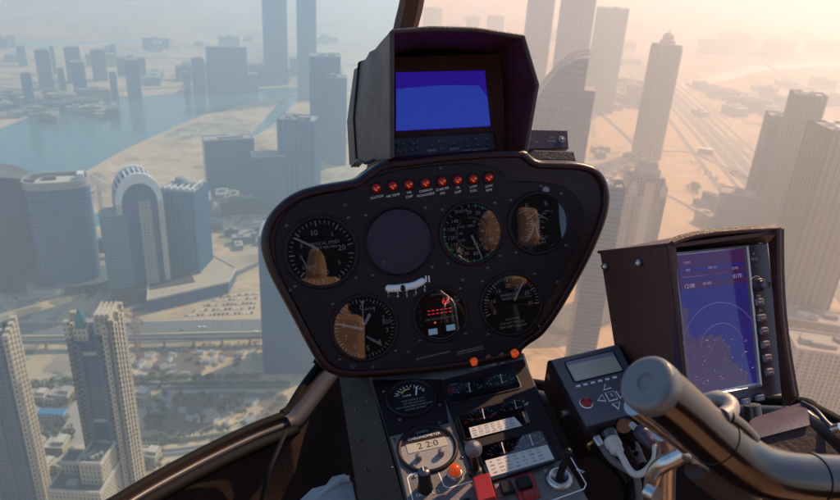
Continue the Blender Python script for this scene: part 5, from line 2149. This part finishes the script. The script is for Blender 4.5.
tower('distant_tower', 'smallest far block peeping over the monitor hood', 473, 18, 46, 13, .8, 0, f_grey, 'plain', group='distant towers beyond the monitor hood')
tower('distant_tower', 'flat-topped darker far block over the right end of the hood', 496, 16, 50, 18, .8, 0, f_blue, 'plain', group='distant towers beyond the monitor hood')
tower('office_tower', 'pale hazy slab cut by the top edge directly right of the monitor hood', 543, -12, 120, 26, .7, 0, f_grey, 'finned', seed=31, trim=M_greyclad)
tower('office_tower', 'widest pale hazy tower cut by the top edge, behind the arched tower', 582, -24, 140, 33, .7, 0, f_grey, 'finned', seed=32, trim=M_greyclad)
tower('office_tower', 'pale flat-topped hazy tower left of the leaning slim tower', 613, 9, 112, 31, .7, 0, f_grey, 'finned', seed=33, trim=M_greyclad)
# arched hazy tower right of the hood
pos, h, w, d, face = place(566, 52, 258, 44, .7)
e = thing('office_tower', 'large hazy glass tower with a curved sail roof right of the monitor hood', 'tower', Matrix.Translation(pos) @ Matrix.Rotation(face, 4, 'Z'))
b = MB()
prof = [(-w * .5, -1), (w * .5, -1)] + [(w * (.5 - i / 14), h * (.98 - .20 * (i / 14) ** 2.2)) for i in range(15)]
b.prism(prof, [(0, -d * .42), (0, d * .42)], facade('sail_facade', (.13, .14, .20), (.07, .08, .13), 2.4, 7.2, .7, .7), MX)
b.build('tower_body', e)
b = MB()
pr = [(w * (.52 - 1.04 * i / 14), h * (1.0 - .20 * (i / 14) ** 2.2)) for i in range(15)]
b.tube([(x, -d * .44, z) for x, z in pr], 1.2, M_roofg, 8)
b.tube([(x, d * .44, z) for x, z in pr], 1.2, M_roofg, 8)
b.build('crown', e)
b = MB()
for i in range(9):
    b.box((-w * .5 + w * i / 8, -d * .44, h * .38), (.9, 1.0, h * .76), M_greyclad)
b.build('fins', e)
b = MB()
b.prism([(p[0] + w * .62, p[1]) for p in rect(w * .24, d * .8)], [(0, -1), (0, h * .84)], f_grey, cap0=False, capm=M_roofg)
b.build('side_wing', e)

# slim leaning-looking tower with a lantern top
pos, h, w, d, face = place(667, 45, 160, 25, 1.0)
e = thing('office_tower', 'slim brownish tower with a small lantern crown standing alone on the sand', 'tower', Matrix.Translation(pos) @ Matrix.Rotation(face + .5, 4, 'Z'))
b = MB()
b.prism(rect(w * .86, d * .86), [(-w * .03, -1), (0, h * .5), (0, h)], f_mauve, cap0=False, capm=M_roofg)
b.build('tower_body', e)
b = MB()
for i in (-1, 1):
    for j in (-1, 1):
        b.prism([(p[0] + i * w * .40, p[1] + j * d * .40) for p in rect(w * .12, d * .12)], [(0, -1), (0, h * .97), (w * .05, h * .99)], M_mauve, cap0=False)
b.build('corner_pier', e)
b = MB()
b.prism(ellpts(w * .62, d * .62, 16), [(0, h), (0, h * 1.03), (w * .08, h * 1.035), (w * .08, h * 1.07), (w * .2, h * 1.09)], M_beige, cap0=False)
b.lathe([(w * .03, h * 1.09), (.05, h * 1.16)], M_metal, 8)
b.build('crown', e)

tower('apartment_tower', 'pale stepped tower with a tiered crown between the pod and the map display', 648, 168, 300, 37, .9, 18, f_pale, 'stepped', seed=40, trim=M_pale)
tower('apartment_tower', 'banded blue-grey tower rising in the gap directly beside the right edge of the pod', 609, 188, 405, 27, .8, 10, facade('banded_blue_facade', (.10, .14, .20), (.012, .04, .10), 30.0, 3.6, .96, .6), 'box', seed=41, trim=M_greyclad)
tower('apartment_tower', 'narrow low pale tower between the banded tower and the stepped one', 627, 196, 300, 12, .9, 10, f_pale, 'box', seed=42, trim=M_pale)
tower('office_tower', 'shorter mauve tower of the pair behind the top of the map display', 784, 118, 236, 30, .9, 12, f_mauve, 'finned', seed=43, trim=M_mauve)
tower('office_tower', 'taller mauve tower of the pair behind the top of the map display', 808, 96, 248, 28, .9, 12, f_mauve, 'finned', seed=44, trim=M_mauve)
tower('office_tower', 'ochre tower at the right edge with one bright sunlit side', 845, 132, 330, 50, .9, 30, f_beige, 'finned', seed=45, trim=M_mauve)
tower('parking_block', 'low boxy building just above the hooded lip of the map display', 742, 196, 238, 44, .6, 6, f_grey, 'box', 'building', seed=46)
tower('apartment_block', 'squat pale block right of the map display, upper of the two', 806, 254, 306, 46, .7, 22, f_pale, 'finned', 'building', seed=47, trim=M_pale)
tower('apartment_block', 'squat pale block right of the map display, lower of the two', 820, 352, 440, 62, .7, 24, f_pale, 'finned', 'building', seed=48, trim=M_pale)
tower('low_building', 'cluster of flat beige roofs between the two squat pale blocks', 812, 322, 348, 66, .5, 20, f_beige, 'box', 'building', seed=49, trim=M_pale)
tower('low_hall', 'low hall with pale roof at the foot of the slim brownish tower', 640, 86, 106, 26, .5, 0, f_grey, 'box', 'building', seed=50)
tower('low_hall', 'small white-roofed shed on the sand near the highway', 706, 149, 154, 14, .5, 0, f_pale, 'plain', 'building', roof=M_whitew)

# big residential tower, lower left
pos, h, w, d, face = place(95, 320, 530, 42, .85)
e = thing('apartment_tower', 'tall beige tower with dark blue glass bays and a green glass lantern on top', 'tower', Matrix.Translation(pos) @ Matrix.Rotation(face - .34, 4, 'Z'))
f_res_shade = facade('residential_shade_facade', (.065, .08, .12), (.006, .026, .08), 2.6, 3.3, .55, .6)  # shaded copy of the beige facade, shadow put into its bluish colour
f_res2 = facade('residential_beige_facade', (.50, .38, .27), (.05, .05, .06), 2.3, 3.3, .42, .55)
b = MB()
b.box((0, 0, h * .46), (w * .86, d * .86, h * .92), M_blueg)
b.build('glass_core', e)
fl_h = 3.3
nfl = int(h / fl_h)
b = MB()
for ux, uw, top in ((-.45, .10, .93), (-.27, .10, .90), (.0, .0, 0), (.13, .11, .93), (.30, .10, .98), (.45, .10, 1.0)):
    if uw:
        for sy in (-1, 1):
            b.box((ux * w, sy * d * .45, h * top / 2), (uw * w, d * .12, h * top), f_res_shade if sy < 0 and ux < .2 else f_res2)  # left front piers take the shaded copy
for uy, uw, top in ((-.45, .12, 1.0), (-.2, .12, .97), (.05, .14, 1.0), (.3, .12, .97), (.45, .1, .95)):
    for sx in (-1, 1):
        b.box((sx * w * .455, uy * d, h * top * .998 / 2), (w * .11, uw * d, h * top * .998), f_res2)
b.build('pier', e)
b = MB()
for k in range(2, nfl - 3):
    z = k * fl_h
    b.box((-.36 * w, -d * .43, z), (w * .10, d * .06, .5), M_pale)
    b.box((.215 * w, -d * .43, z), (w * .08, d * .06, .5), M_pale)
    b.box((.375 * w, -d * .43, z), (w * .07, d * .06, .5), M_pale)
    for uy in (-.32, -.07, .18, .38):
        b.box((w * .43, uy * d, z), (w * .07, d * .11, .5), M_pale)
b.build('balcony', e)
b = MB()
for k in range(1, nfl - 5):
    b.box((-.07 * w, -d * .432, k * fl_h), (w * .27, d * .02, .45), M_tealg)
b.box((-.07 * w, -d * .45, h * .86), (w * .32, d * .06, 2.5), M_conc)
b.box((-.07 * w, -d * .45, h * .56), (w * .32, d * .06, 2.0), M_conc)
b.build('glass_bay', e)
b = MB()
b.box((-.22 * w, -.26 * d, h * .935), (w * .30, d * .34, h * .05), f_res2)
b.box((.24 * w, 0, h * .955), (w * .36, d * .7, h * .06), f_res2)
b.box((.24 * w, -.1 * d, h * .995), (w * .26, d * .4, h * .03), M_pale)
for i in range(4):
    b.box((.10 * w + i * w * .1, 0, h * .995), (w * .035, d * .76, h * .035), M_beige)
b.build('crown', e)
b = MB()
b.prism([(p[0] - w * .22, p[1] - d * .28) for p in rect(w * .17, d * .2)], [(0, h * .955), (0, h * 1.0), (-w * .01, h * 1.0), (w * .08, h * 1.035)], M_tealg, cap0=False)
b.build('lantern', e)
# its neighbour at the edge of the picture
pos, h, w, d, face = place(-14, 338, 545, 46, .9)
e = thing('apartment_tower', 'tall tower cut by the left edge, its sunlit side striped with balconies', 'tower', Matrix.Translation(pos) @ Matrix.Rotation(face - .30, 4, 'Z'))
b = MB()
b.box((0, 0, h * .48), (w * .9, d * .9, h * .96), f_res_shade)
b.build('tower_body', e)
b = MB()
for uy in (-.42, -.14, .14, .42):
    for sx in (-1, 1):
        b.box((sx * w * .46, uy * d, h / 2), (w * .10, d * .14, h), f_res2)
for ux in (-.3, 0, .3):
    for sy in (-1, 1):
        b.box((ux * w, sy * d * .46, h * .49), (w * .14, d * .09, h * .98), f_res_shade)
b.build('pier', e)
b = MB()
for k in range(2, int(h / 3.3)):
    for uy in (-.28, 0, .28):
        b.box((w * .45, uy * d, k * 3.3), (w * .09, d * .13, .6), M_pale)
        b.box((w * .49, uy * d, k * 3.3 + .8), (w * .01, d * .13, 1.0), M_beige)
b.build('balcony', e)
roof_kit(e, w * .9, d * .9, h * .96, 60, M_beige)
# terraced block at the bottom edge
pos, h, w, d, face = place(84, 470, 560, 52, .9)
e = thing('terraced_block', 'low terraced beige block with recessed roof yards at the bottom edge', 'building', Matrix.Translation(pos) @ Matrix.Rotation(face - .55, 4, 'Z'))
b = MB()
b.prism(rect(w, d), [(0, -1), (0, h * .78)], f_res2, cap0=False, capm=M_roofd)
b.prism([(p[0] + w * .26, p[1] + d * .1) for p in rect(w * .44, d * .7)], [(0, h * .78), (0, h)], f_res2, cap0=False, capm=M_roofd)
b.prism([(p[0] - w * .3, p[1] + d * .22) for p in rect(w * .3, d * .4)], [(0, h * .78), (0, h * .9)], f_res2, cap0=False, capm=M_roofd)
b.build('building_body', e)
b = MB()
for cx, cy, sx, sy, z in ((.26, .1, .44, .7, h), (0, 0, 1, 1, h * .78), (-.3, .22, .3, .4, h * .9)):
    b.prism([(p[0] + cx * w, p[1] + cy * d) for p in rect(sx * w, sy * d)], [(0, z - .4), (-.5, z - .4), (-.5, z + 1.6), (.4, z + 1.6), (.4, z + .1)], M_pale, cap0=False, cap1=False)
b.build('parapet', e)
b = MB()
for k in range(6):
    b.box((w * (.12 + .05 * k), d * (-.1 + .08 * (k % 3)), h + 1.4), (2.2, 2.6, 2.2), M_roofg)
b.box((-w * .12, -d * .28, h * .78 + 1.4), (w * .2, d * .16, 2.6), M_roofg)
b.build('roof_equipment', e)

# ---------------------------------------------------------------- villas and small houses by the foot of the towers
def house(px, py, w, d, h, yaw, mt, roof, label, nm='villa', extra=0, group='flat-roofed houses between the towers'):
    p = gnd(px, py)
    e_ = thing(nm, label, 'house', Matrix.Translation(p) @ Matrix.Rotation(math.radians(yaw), 4, 'Z'), group)
    b_ = MB()
    b_.prism(rect(w, d), [(0, -.5), (0, h)], mt, cap0=False, capm=roof)
    b_.prism([(q_[0] + w * .22, q_[1] + d * .1) for q_ in rect(w * .5, d * .7)], [(0, h), (0, h + 3)], mt, cap0=False, capm=roof)
    b_.build('house_walls', e_)
    b_ = MB()
    b_.prism(rect(w, d), [(0, h - .2), (-.35, h - .2), (-.35, h + 1), (.3, h + 1), (.3, h + .05)], M_pale, cap0=False, cap1=False)
    b_.box((-w * .25, -d * .1, h + .7), (2, 2.4, 1.4), M_roofg)
    b_.build('parapet', e_)
    return e_


f_villa = facade('villa_facade', (.50, .38, .27), (.06, .06, .07), 3.0, 3.2, .35, .5)
vl = [(30, 404, 'house with a pale roof, first of the back row by the tree-lined road'), (40, 403, 'house second from the edge tower in the back row'), (52, 401, 'house in the middle of the back row with a stepped roof'), (63, 400, 'house of the back row nearest the lantern tower'),
      (27, 421, 'small house just left of the blue-roofed pool hall'), (34, 452, 'long sand-coloured house below the blue-roofed pool hall'), (58, 448, 'square sand-coloured house right of the long one'), (28, 470, 'house with a dark roof yard by the edge tower foot'), (46, 474, 'wide house with a raised roof box in the lowest row'), (66, 470, 'house with a sunken roof yard beside the lantern tower foot'),
      (140, 402, 'small hut right of the lantern tower near the pale path'), (150, 462, 'low pale house right of the lantern tower foot'), (134, 472, 'low house at the foot of the lantern tower beside the windscreen frame')]
for k, (x, y, lb) in enumerate(vl):
    rg_ = random.Random(100 + k)
    house(x, y, rg_.uniform(9, 15), rg_.uniform(9, 14), rg_.uniform(5, 9), rg_.uniform(-14, 4), f_villa, rg_.choice((M_roofg, M_pale, M_conc)), lb)
p = gnd(53, 419)
e = thing('pool_hall', 'long low hall with a bright blue roof among the houses', 'building', Matrix.Translation(p) @ Matrix.Rotation(.04, 4, 'Z'))
b = MB()
b.box((0, 0, 3), (21, 8, 6), f_villa)
b.build('hall_walls', e)
b = MB()
b.prism(rect(22, 9), [(0, 6), (0, 6.4), (1, 7.4)], M_pool, cap0=False)
b.build('roof', e)

# site huts on the building plots
hut_spots = [(136, 366), (142, 362), (147, 369), (152, 374), (139, 378), (147, 381), (166, 372), (170, 361), (229, 372), (236, 366), (240, 355), (252, 358), (257, 350),
             (171, 405), (183, 412), (196, 402), (209, 414), (222, 400), (232, 411), (243, 402), (190, 420), (162, 418)] + [(random.uniform(134, 255), random.uniform(352, 380)) for _ in range(26)] + [(random.uniform(150, 270), random.uniform(394, 424)) for _ in range(22)]
hb = MB()
hb.box((0, 0, 1.5), (7, 3, 3), M_whitew)
hb.box((0, 0, 3.1), (7.3, 3.3, .25), M_roofg)
hme = hb.mesh('site_hut')
hb2 = MB()
hb2.box((0, 0, 1.4), (6, 2.8, 2.8), M_rust)
hb2.box((0, 0, 2.9), (6.2, 3, .2), M_roofd)
hme2 = hb2.mesh('site_hut')
for k, (x, y) in enumerate(hut_spots):
    o = bpy.data.objects.new('site_hut', hme if k % 3 else hme2)
    COL.objects.link(o)
    p = gnd(x, y)
    o.location = p
    o.rotation_euler.z = random.uniform(0, PI)
    tag(o, 'small white cabin on the building plots below the sandy car park' if k % 3 else 'small rust-red container on the building plots below the sandy car park', 'site hut', 'site cabins on the building plots')

# ---------------------------------------------------------------- metro viaduct, cranes, trees, cars
pa, pb = gnd(-30, 350), gnd(300, 343)
ax = (pb - pa)
L_ = ax.length
e = thing('viaduct', 'long dark elevated rail viaduct running beside the main road', 'viaduct', Matrix.Translation(pa) @ Matrix.Rotation(math.atan2(ax.y, ax.x), 4, 'Z'))
b = MB()
b.box((L_ / 2, 0, 9), (L_, 7, 1.6), M_roofd)
b.box((L_ / 2, -3.4, 10.3), (L_, .3, 1.2), M_conc)
b.box((L_ / 2, 3.4, 10.3), (L_, .3, 1.2), M_conc)
b.build('deck', e)
for k in range(int(L_ / 26)):
    b = MB()
    b.box((13 + k * 26, 0, 4), (2, 2.4, 8), M_conc)
    b.box((13 + k * 26, 0, 7.6), (2.2, 6, 1.1), M_conc)
    b.build('pier', e)


def crane(px, py, h, jib, yaw, label, mt=M_rust, th=1.6):
    p = gnd(px, py)
    e_ = thing('tower_crane', label, 'crane', Matrix.Translation(p) @ Matrix.Rotation(math.radians(yaw), 4, 'Z'))
    b_ = MB()
    s = th
    for i in (-1, 1):
        for j in (-1, 1):
            b_.box((i * s, j * s, h / 2), (.5, .5, h), mt)
    for k in range(int(h / 4)):
        for j in (-1, 1):
            b_.tube([(-s, j * s, k * 4), (s, j * s, k * 4 + 4)], .22, mt, 5)
            b_.tube([(j * s, s, k * 4), (j * s, -s, k * 4 + 4)], .22, mt, 5)
    b_.build('mast', e_)
    b_ = MB()
    b_.box((jib * .35, -.8, h + .5), (jib * 1.3, .45, .45), mt)
    b_.box((jib * .35, .8, h + .5), (jib * 1.3, .45, .45), mt)
    b_.box((jib * .42, 0, h + 2.4), (jib * 1.1, .4, .4), mt)
    for k in range(int(jib / 3)):
        b_.tube([(k * 3, -.8, h + .5), (k * 3 + 1.5, 0, h + 2.4), (k * 3 + 3, .8, h + .5)], .18, mt, 5)
    b_.build('jib', e_)
    b_ = MB()
    b_.box((0, 0, h + 3.5), (1.2, 1.2, 7), mt)
    b_.tube([(0, 0, h + 7), (jib * .8, 0, h + 2.4)], .15, mt, 5)
    b_.tube([(0, 0, h + 7), (-jib * .28, 0, h + .6)], .15, mt, 5)
    b_.box((-jib * .27, 0, h - .8), (3.4, 2, 2.6), M_conc)
    b_.build('cab_and_counterweight', e_)


crane(140, 362, 44, 34, 158, 'brown tower crane standing right of the lantern tower by the main road')
crane(106, 240, 66, 30, 60, 'pale tower crane beside the lower wing of the arched tower', M_pale, 1.3)


def crown_mesh(seed, palm=False):
    rg_ = random.Random(seed)
    b_ = MB()
    if palm:
        b_.tube([(0, 0, 0), (.15, 0, 3), (.1, .1, 6)], [.28, .2, .18], M_beige, 6)
        for k in range(13):
            a = 2 * PI * k / 13 + rg_.uniform(-.2, .2)
            dx, dy = math.cos(a), math.sin(a)
            r_ = rg_.uniform(2.0, 2.8)
            pts_ = [(0, 0, 6), (dx * r_ * .5, dy * r_ * .5, 6.9), (dx * r_, dy * r_, 5.8 + rg_.uniform(-.8, .4))]
            sx, sy = -dy * .38, dx * .38
            for q0, q1 in ((0, 1), (1, 2)):
                A_, B_ = pts_[q0], pts_[q1]
                b_.add([(A_[0] - sx, A_[1] - sy, A_[2]), (B_[0] - sx * .8, B_[1] - sy * .8, B_[2]), (B_[0] + sx * .8, B_[1] + sy * .8, B_[2]), (A_[0] + sx, A_[1] + sy, A_[2])], [(0, 1, 2, 3)], M_leaf)
    else:
        b_.tube([(0, 0, 0), (.1, .1, 1.5), (.2, 0, 3)], [.3, .22, .12], M_rust, 6)
        for k in range(90):
            v = Vector((rg_.gauss(0, 1), rg_.gauss(0, 1), rg_.gauss(0, 1))).normalized() * (rg_.uniform(.4, 1) ** .5)
            c_ = Vector((v.x * 2.5, v.y * 2.5, 4.0 + v.z * 1.9))
            a = Vector((rg_.gauss(0, 1), rg_.gauss(0, 1), rg_.gauss(0, 1))).normalized()
            t = a.orthogonal().normalized() * rg_.uniform(.35, .7)
            s_ = a.cross(t).normalized() * rg_.uniform(.35, .7)
            b_.add([c_ - t, c_ - s_ * .6, c_ + t, c_ + s_ * .6], [(0, 1, 2, 3)], M_leaf if k % 3 else M_leaf2)
    return b_.mesh('street_tree')


M_leaf = mat('leaf_green', (.05, .06, .028), .8)
M_leaf2 = mat('leaf_olive', (.085, .085, .04), .8)
tm = [crown_mesh(1), crown_mesh(2), crown_mesh(3)]
pm = [crown_mesh(4, True), crown_mesh(5, True)]


def trees(spots, label, group, meshes, s0=1.0, nm='street_tree'):
    for x, y in spots:
        o = bpy.data.objects.new(nm, random.choice(meshes))
        COL.objects.link(o)
        o.location = gnd(x, y)
        s = s0 * random.uniform(.75, 1.3)
        o.scale = (s, s, s)
        o.rotation_euler.z = random.uniform(0, 6)
        tag(o, label, 'tree', group)


def along(a, c_, n, jx=1.2, jy=.8):
    return [(a[0] + (c_[0] - a[0]) * (i + .5) / n + random.uniform(-jx, jx), a[1] + (c_[1] - a[1]) * (i + .5) / n + random.uniform(-jy, jy)) for i in range(n)]


trees(along((18, 388), (75, 384), 20) + along((20, 392), (75, 389), 12), 'round dark tree in the row between the edge tower and the lantern tower', 'trees lining the road left of the lantern tower', tm, 1.1)
trees(along((130, 383), (262, 379), 46) + along((134, 388), (285, 387), 26), 'round dark tree in the long row along the road below the dug plot', 'trees lining the road below the dug plot', tm, 1.0)
trees(along((132, 355), (262, 345), 26), 'round dark tree beside the elevated viaduct', 'trees beside the viaduct', tm, .8)
trees(along((120, 448), (232, 434), 28, 2, 1.5), 'palm along the pale paved road near the windscreen frame', 'palms along the pale road', pm, 1.0, 'palm_tree')
trees(along((28, 440), (75, 432), 16, 3, 6), 'round dark tree among the houses below the blue-roofed pool hall', 'garden trees between the houses', tm, 1.1)
trees(along((28, 460), (70, 456), 14, 3, 3), 'round dark tree behind the lowest row of houses', 'garden trees behind the lowest houses', tm, 1.0)
trees([(random.uniform(158, 285), random.uniform(394, 426)) for _ in range(52)], 'scrubby tree scattered over the dark plot above the windscreen frame', 'scrub trees on the dark plot', tm, .9)
trees([(random.uniform(120, 160), random.uniform(392, 440)) for _ in range(18)], 'tree beside the pale path right of the lantern tower', 'trees beside the pale path', tm, 1.0)
trees([(693 + random.uniform(-6, 6), 191 + random.uniform(-4, 5)) for _ in range(14)], 'dark tree of the lone clump on the sand by the stepped tower', 'tree clump on the sand', tm, 1.6)
trees(along((690, 163), (755, 210), 22, 3, 2), 'small tree along the curving service road beside the highway', 'trees along the service road', tm, 1.2)


# parked cars
def car_mesh(col):
    b_ = MB()
    b_.prism([(-2.1, .35), (2.1, .35), (2.15, .8), (1.2, .98), (.6, 1.45), (-1.1, 1.45), (-1.8, .95), (-2.15, .85)], [(0, -.85), (0, .85)], col, MX)
    b_.box((-.25, 0, 1.25), (1.5, 1.72, .3), M_blueg)
    for x in (-1.3, 1.3):
        for y in (-.8, .8):
            b_.lathe([(.32, -.1), (.32, .1), (.01, .1)], M_rubber, 10, Matrix.Translation((x, y, .32)) @ Matrix.Rotation(PI / 2, 4, 'X'))
    return b_.mesh('parked_car')


cms = [(car_mesh(mat('car_white', (.75, .74, .72), .3)), 'white'), (car_mesh(mat('car_dark', (.04, .04, .05), .3)), 'dark'), (car_mesh(mat('car_silver', (.45, .45, .46), .3, .5)), 'silver'), (car_mesh(mat('car_red', (.3, .03, .03), .3)), 'red')]


def put_car(x, y, yaw, where, group):
    me, cn = random.choice(cms[:3] * 4 + cms[3:])
    o = bpy.data.objects.new('parked_car', me)
    COL.objects.link(o)
    o.location = gnd(x, y, GZ + .2)
    o.rotation_euler.z = yaw
    tag(o, cn + ' car ' + where, 'car', group)


for row, ((x0, y0), (x1, y1), n) in enumerate((((186, 316), (256, 313), 17), ((194, 311), (258, 308), 16), ((201, 306), (259, 303), 15), ((209, 301), (260, 298), 12), ((221, 297), (261, 293.5), 11))):
    for i in range(n):
        if random.random() < .85:
            put_car(x0 + (x1 - x0) * i / n, y0 + (y1 - y0) * i / n, PI / 2 + random.uniform(-.06, .06), 'parked in the rows of the sandy car park', 'cars in the sandy car park')
for i in range(16):
    put_car(random.uniform(4, 258), random.choice((325.5, 327.5, 330, 332)), random.uniform(-.03, .03), 'driving on the main road below the car park', 'cars on the main road')
for i in range(9):
    put_car(random.uniform(10, 40), 297 + random.uniform(0, 6), random.uniform(0, 3), 'parked outside the purple curved tower', 'cars outside the purple tower')

# far low buildings
lbm = []
for k in range(4):
    b = MB()
    rg_ = random.Random(k)
    b.prism(rect(46 + 14 * k, 30), [(0, -1), (0, 14 + 6 * k)], (f_pale, f_grey, f_beige, f_mauve)[k], cap0=False, capm=(M_pale, M_roofg, M_conc, M_roofd)[k])
    b.prism(rect(18, 14), [(0, 14 + 6 * k), (0, 19 + 6 * k)], M_conc, cap0=False, capm=M_roofg)
    lbm.append(b.mesh('distant_building'))


def lowfield(n, x0, x1, y0, y1, label, group, s=1.0):
    for i in range(n):
        o = bpy.data.objects.new('distant_building', random.choice(lbm))
        COL.objects.link(o)
        o.location = gnd(random.uniform(x0, x1), random.uniform(y0, y1))
        o.rotation_euler.z = random.choice((.3, .32, 1.87, 1.9)) + random.uniform(-.05, .05)
        o.scale = (s * random.uniform(.6, 1.3), s * random.uniform(.6, 1.3), s * random.uniform(.6, 1.6))
        tag(o, label, 'building', group)


lowfield(26, 2, 120, 96, 117, 'low hazy block near the foot of the far towers left of the lagoon', 'low blocks on the left lagoon shore', .7)
lowfield(24, 130, 345, 70, 84, 'low hazy block beyond the far lagoon shore', 'low blocks beyond the lagoon', 1.0)
lowfield(26, 690, 830, 84, 118, 'low hazy block between the creek and the highway', 'low blocks between creek and highway', 1.0)
lowfield(18, 612, 650, 84, 110, 'low hazy block left of the slim brownish tower', 'low blocks left of the slim tower', .7)
lowfield(18, 700, 840, 36, 58, 'low hazy block beyond the creek', 'low blocks beyond the creek', 1.6)
lowfield(22, 440, 640, 22, 70, 'low hazy block beyond the tall towers right of the monitor hood', 'low blocks beyond the tall towers', 1.2)
lowfield(14, 0, 340, 40, 66, 'very faint low block in the haze beyond the lagoon', 'faint blocks in the far haze', .9)
lowfield(14, 205, 250, 200, 216, 'low block at the foot of the wide blue slab block', 'low blocks at the slab foot', .55)

# street lamps along the main road and the highway
lb_ = MB()
lb_.tube([(0, 0, 0), (0, 0, 9), (.3, 0, 10), (1.6, 0, 10.4)], [.16, .12, .1, .08], M_roofg, 6)
lb_.box((2.0, 0, 10.4), (1.0, .35, .15), M_roofg)
lme = lb_.mesh('street_lamp')
for k in range(26):
    o = bpy.data.objects.new('street_lamp', lme)
    COL.objects.link(o)
    o.location = gnd(3 + k * 10, 333.4 - k * .17)
    o.rotation_euler.z = 1.6
    tag(o, 'tall street lamp beside the main road above the viaduct', 'street lamp', 'lamps along the main road')
for k in range(26):
    t = k / 25
    o = bpy.data.objects.new('street_lamp', lme)
    COL.objects.link(o)
    o.location = gnd(660 + 104 * t, 84 + 108 * t)
    o.rotation_euler.z = .8
    tag(o, 'tall street lamp in the middle of the broad diagonal highway', 'street lamp', 'lamps along the highway')
for k in range(90):
    t = random.random()
    px_, py_ = 640 + 120 * t + random.uniform(-7, 7), 66 + 124 * t
    put_car(px_, py_, .9, 'driving on the broad diagonal highway', 'cars on the highway')
trees([(random.uniform(22, 74), random.uniform(396, 480)) for _ in range(60)], 'small dark garden tree scattered between the flat-roofed houses', 'scattered garden trees', tm, .9)
trees([(random.uniform(120, 170), random.uniform(440, 476)) for _ in range(20)], 'palm in the lawn strips beside the windscreen frame', 'palms in the lawn strips', pm, .9, 'palm_tree')

extra = [(60, 68, 101, 6), (112, 72, 99, 7), (186, 72, 96, 7), (252, 74, 92, 12), (112, 44, 62, 6), (20, 46, 66, 8)]
for k, (x, yt, yb, w_) in enumerate(extra):
    tower('distant_tower', 'small faint block among the distant towers on the far bank of the lagoon', x, yt, yb, w_, .9, 0, f_blue, 'plain', group='faint blocks on the far bank')
lowfield(30, 0, 60, 100, 122, 'low sand-coloured block on the near left bank of the lagoon', 'low blocks on the near left bank', .45)
lowfield(26, 700, 760, 205, 238, 'low block beside the boxy building above the map display', 'low blocks above the map display', .45)
lowfield(22, 770, 838, 130, 200, 'low block between the mauve towers and the right edge', 'low blocks by the mauve towers', .5)
lowfield(16, 596, 640, 150, 182, 'low block on the sand between the sail-roofed tower and the stepped tower', 'low blocks by the stepped tower', .4)
lowfield(20, 150, 262, 226, 252, 'low block between the teal tower and the pod', 'low blocks by the teal tower', .35)
lowfield(18, 2, 110, 236, 262, 'low block at the foot of the canal-side towers', 'low blocks by the canal', .35)

# ================================================================ AIR, SKY, SUN
SUN_EL, SUN_AZ = math.radians(42), math.radians(44)     # azimuth clockwise from the view direction (+Y)
hb = MB()
zt, zb = 40.0, GZ - 1.0
hb.box((0, 8400, (zt + zb) / 2), (32200, 23400, zt - zb), None)
hz = bpy.data.materials.new('haze_air')
hz.use_nodes = True
nt = hz.node_tree
nt.nodes.clear()
o_ = nt.nodes.new('ShaderNodeOutputMaterial')
v_ = nt.nodes.new('ShaderNodeVolumePrincipled')
v_.inputs['Color'].default_value = (.80, .91, 1.0, 1)
v_.inputs['Density'].default_value = 0.00060
v_.inputs['Absorption Color'].default_value = (1, 1, 1, 1)
v_.inputs['Anisotropy'].default_value = 0.55
nt.links.new(v_.outputs[0], o_.inputs['Volume'])
hb.mats = [hz]
ho = hb.build('haze')
ho['kind'] = 'stuff'

w = bpy.data.worlds.new('World')
scn.world = w
w.use_nodes = True
nt = w.node_tree
bg = nt.nodes['Background']
sky = nt.nodes.new('ShaderNodeTexSky')
sky.sky_type = 'NISHITA'
sky.sun_disc = False
sky.sun_elevation = SUN_EL
sky.sun_rotation = SUN_AZ
sky.altitude = 300
sky.dust_density = 0.3
sky.ozone_density = 4.0
nt.links.new(sky.outputs[0], bg.inputs['Color'])
bg.inputs['Strength'].default_value = 0.15
ld = bpy.data.lights.new('sun', 'SUN')
ld.energy = 4.6
ld.angle = math.radians(.5)
ld.color = (1.0, .78, .53)
sun = bpy.data.objects.new('sun', ld)
COL.objects.link(sun)
sd = Vector((math.sin(SUN_AZ) * math.cos(SUN_EL), math.cos(SUN_AZ) * math.cos(SUN_EL), math.sin(SUN_EL)))
sun.rotation_euler = (-sd).to_track_quat('-Z', 'Y').to_euler()

vs = scn.view_settings
vs.view_transform = 'Standard'
vs.look = 'None'
vs.gamma = 1
vs.exposure = 0.27
vs.use_curve_mapping = False
scn.cycles.volume_bounces = 2
scn.cycles.max_bounces = 8
scn.cycles.transparent_max_bounces = 16
scn.cycles.use_denoising = True
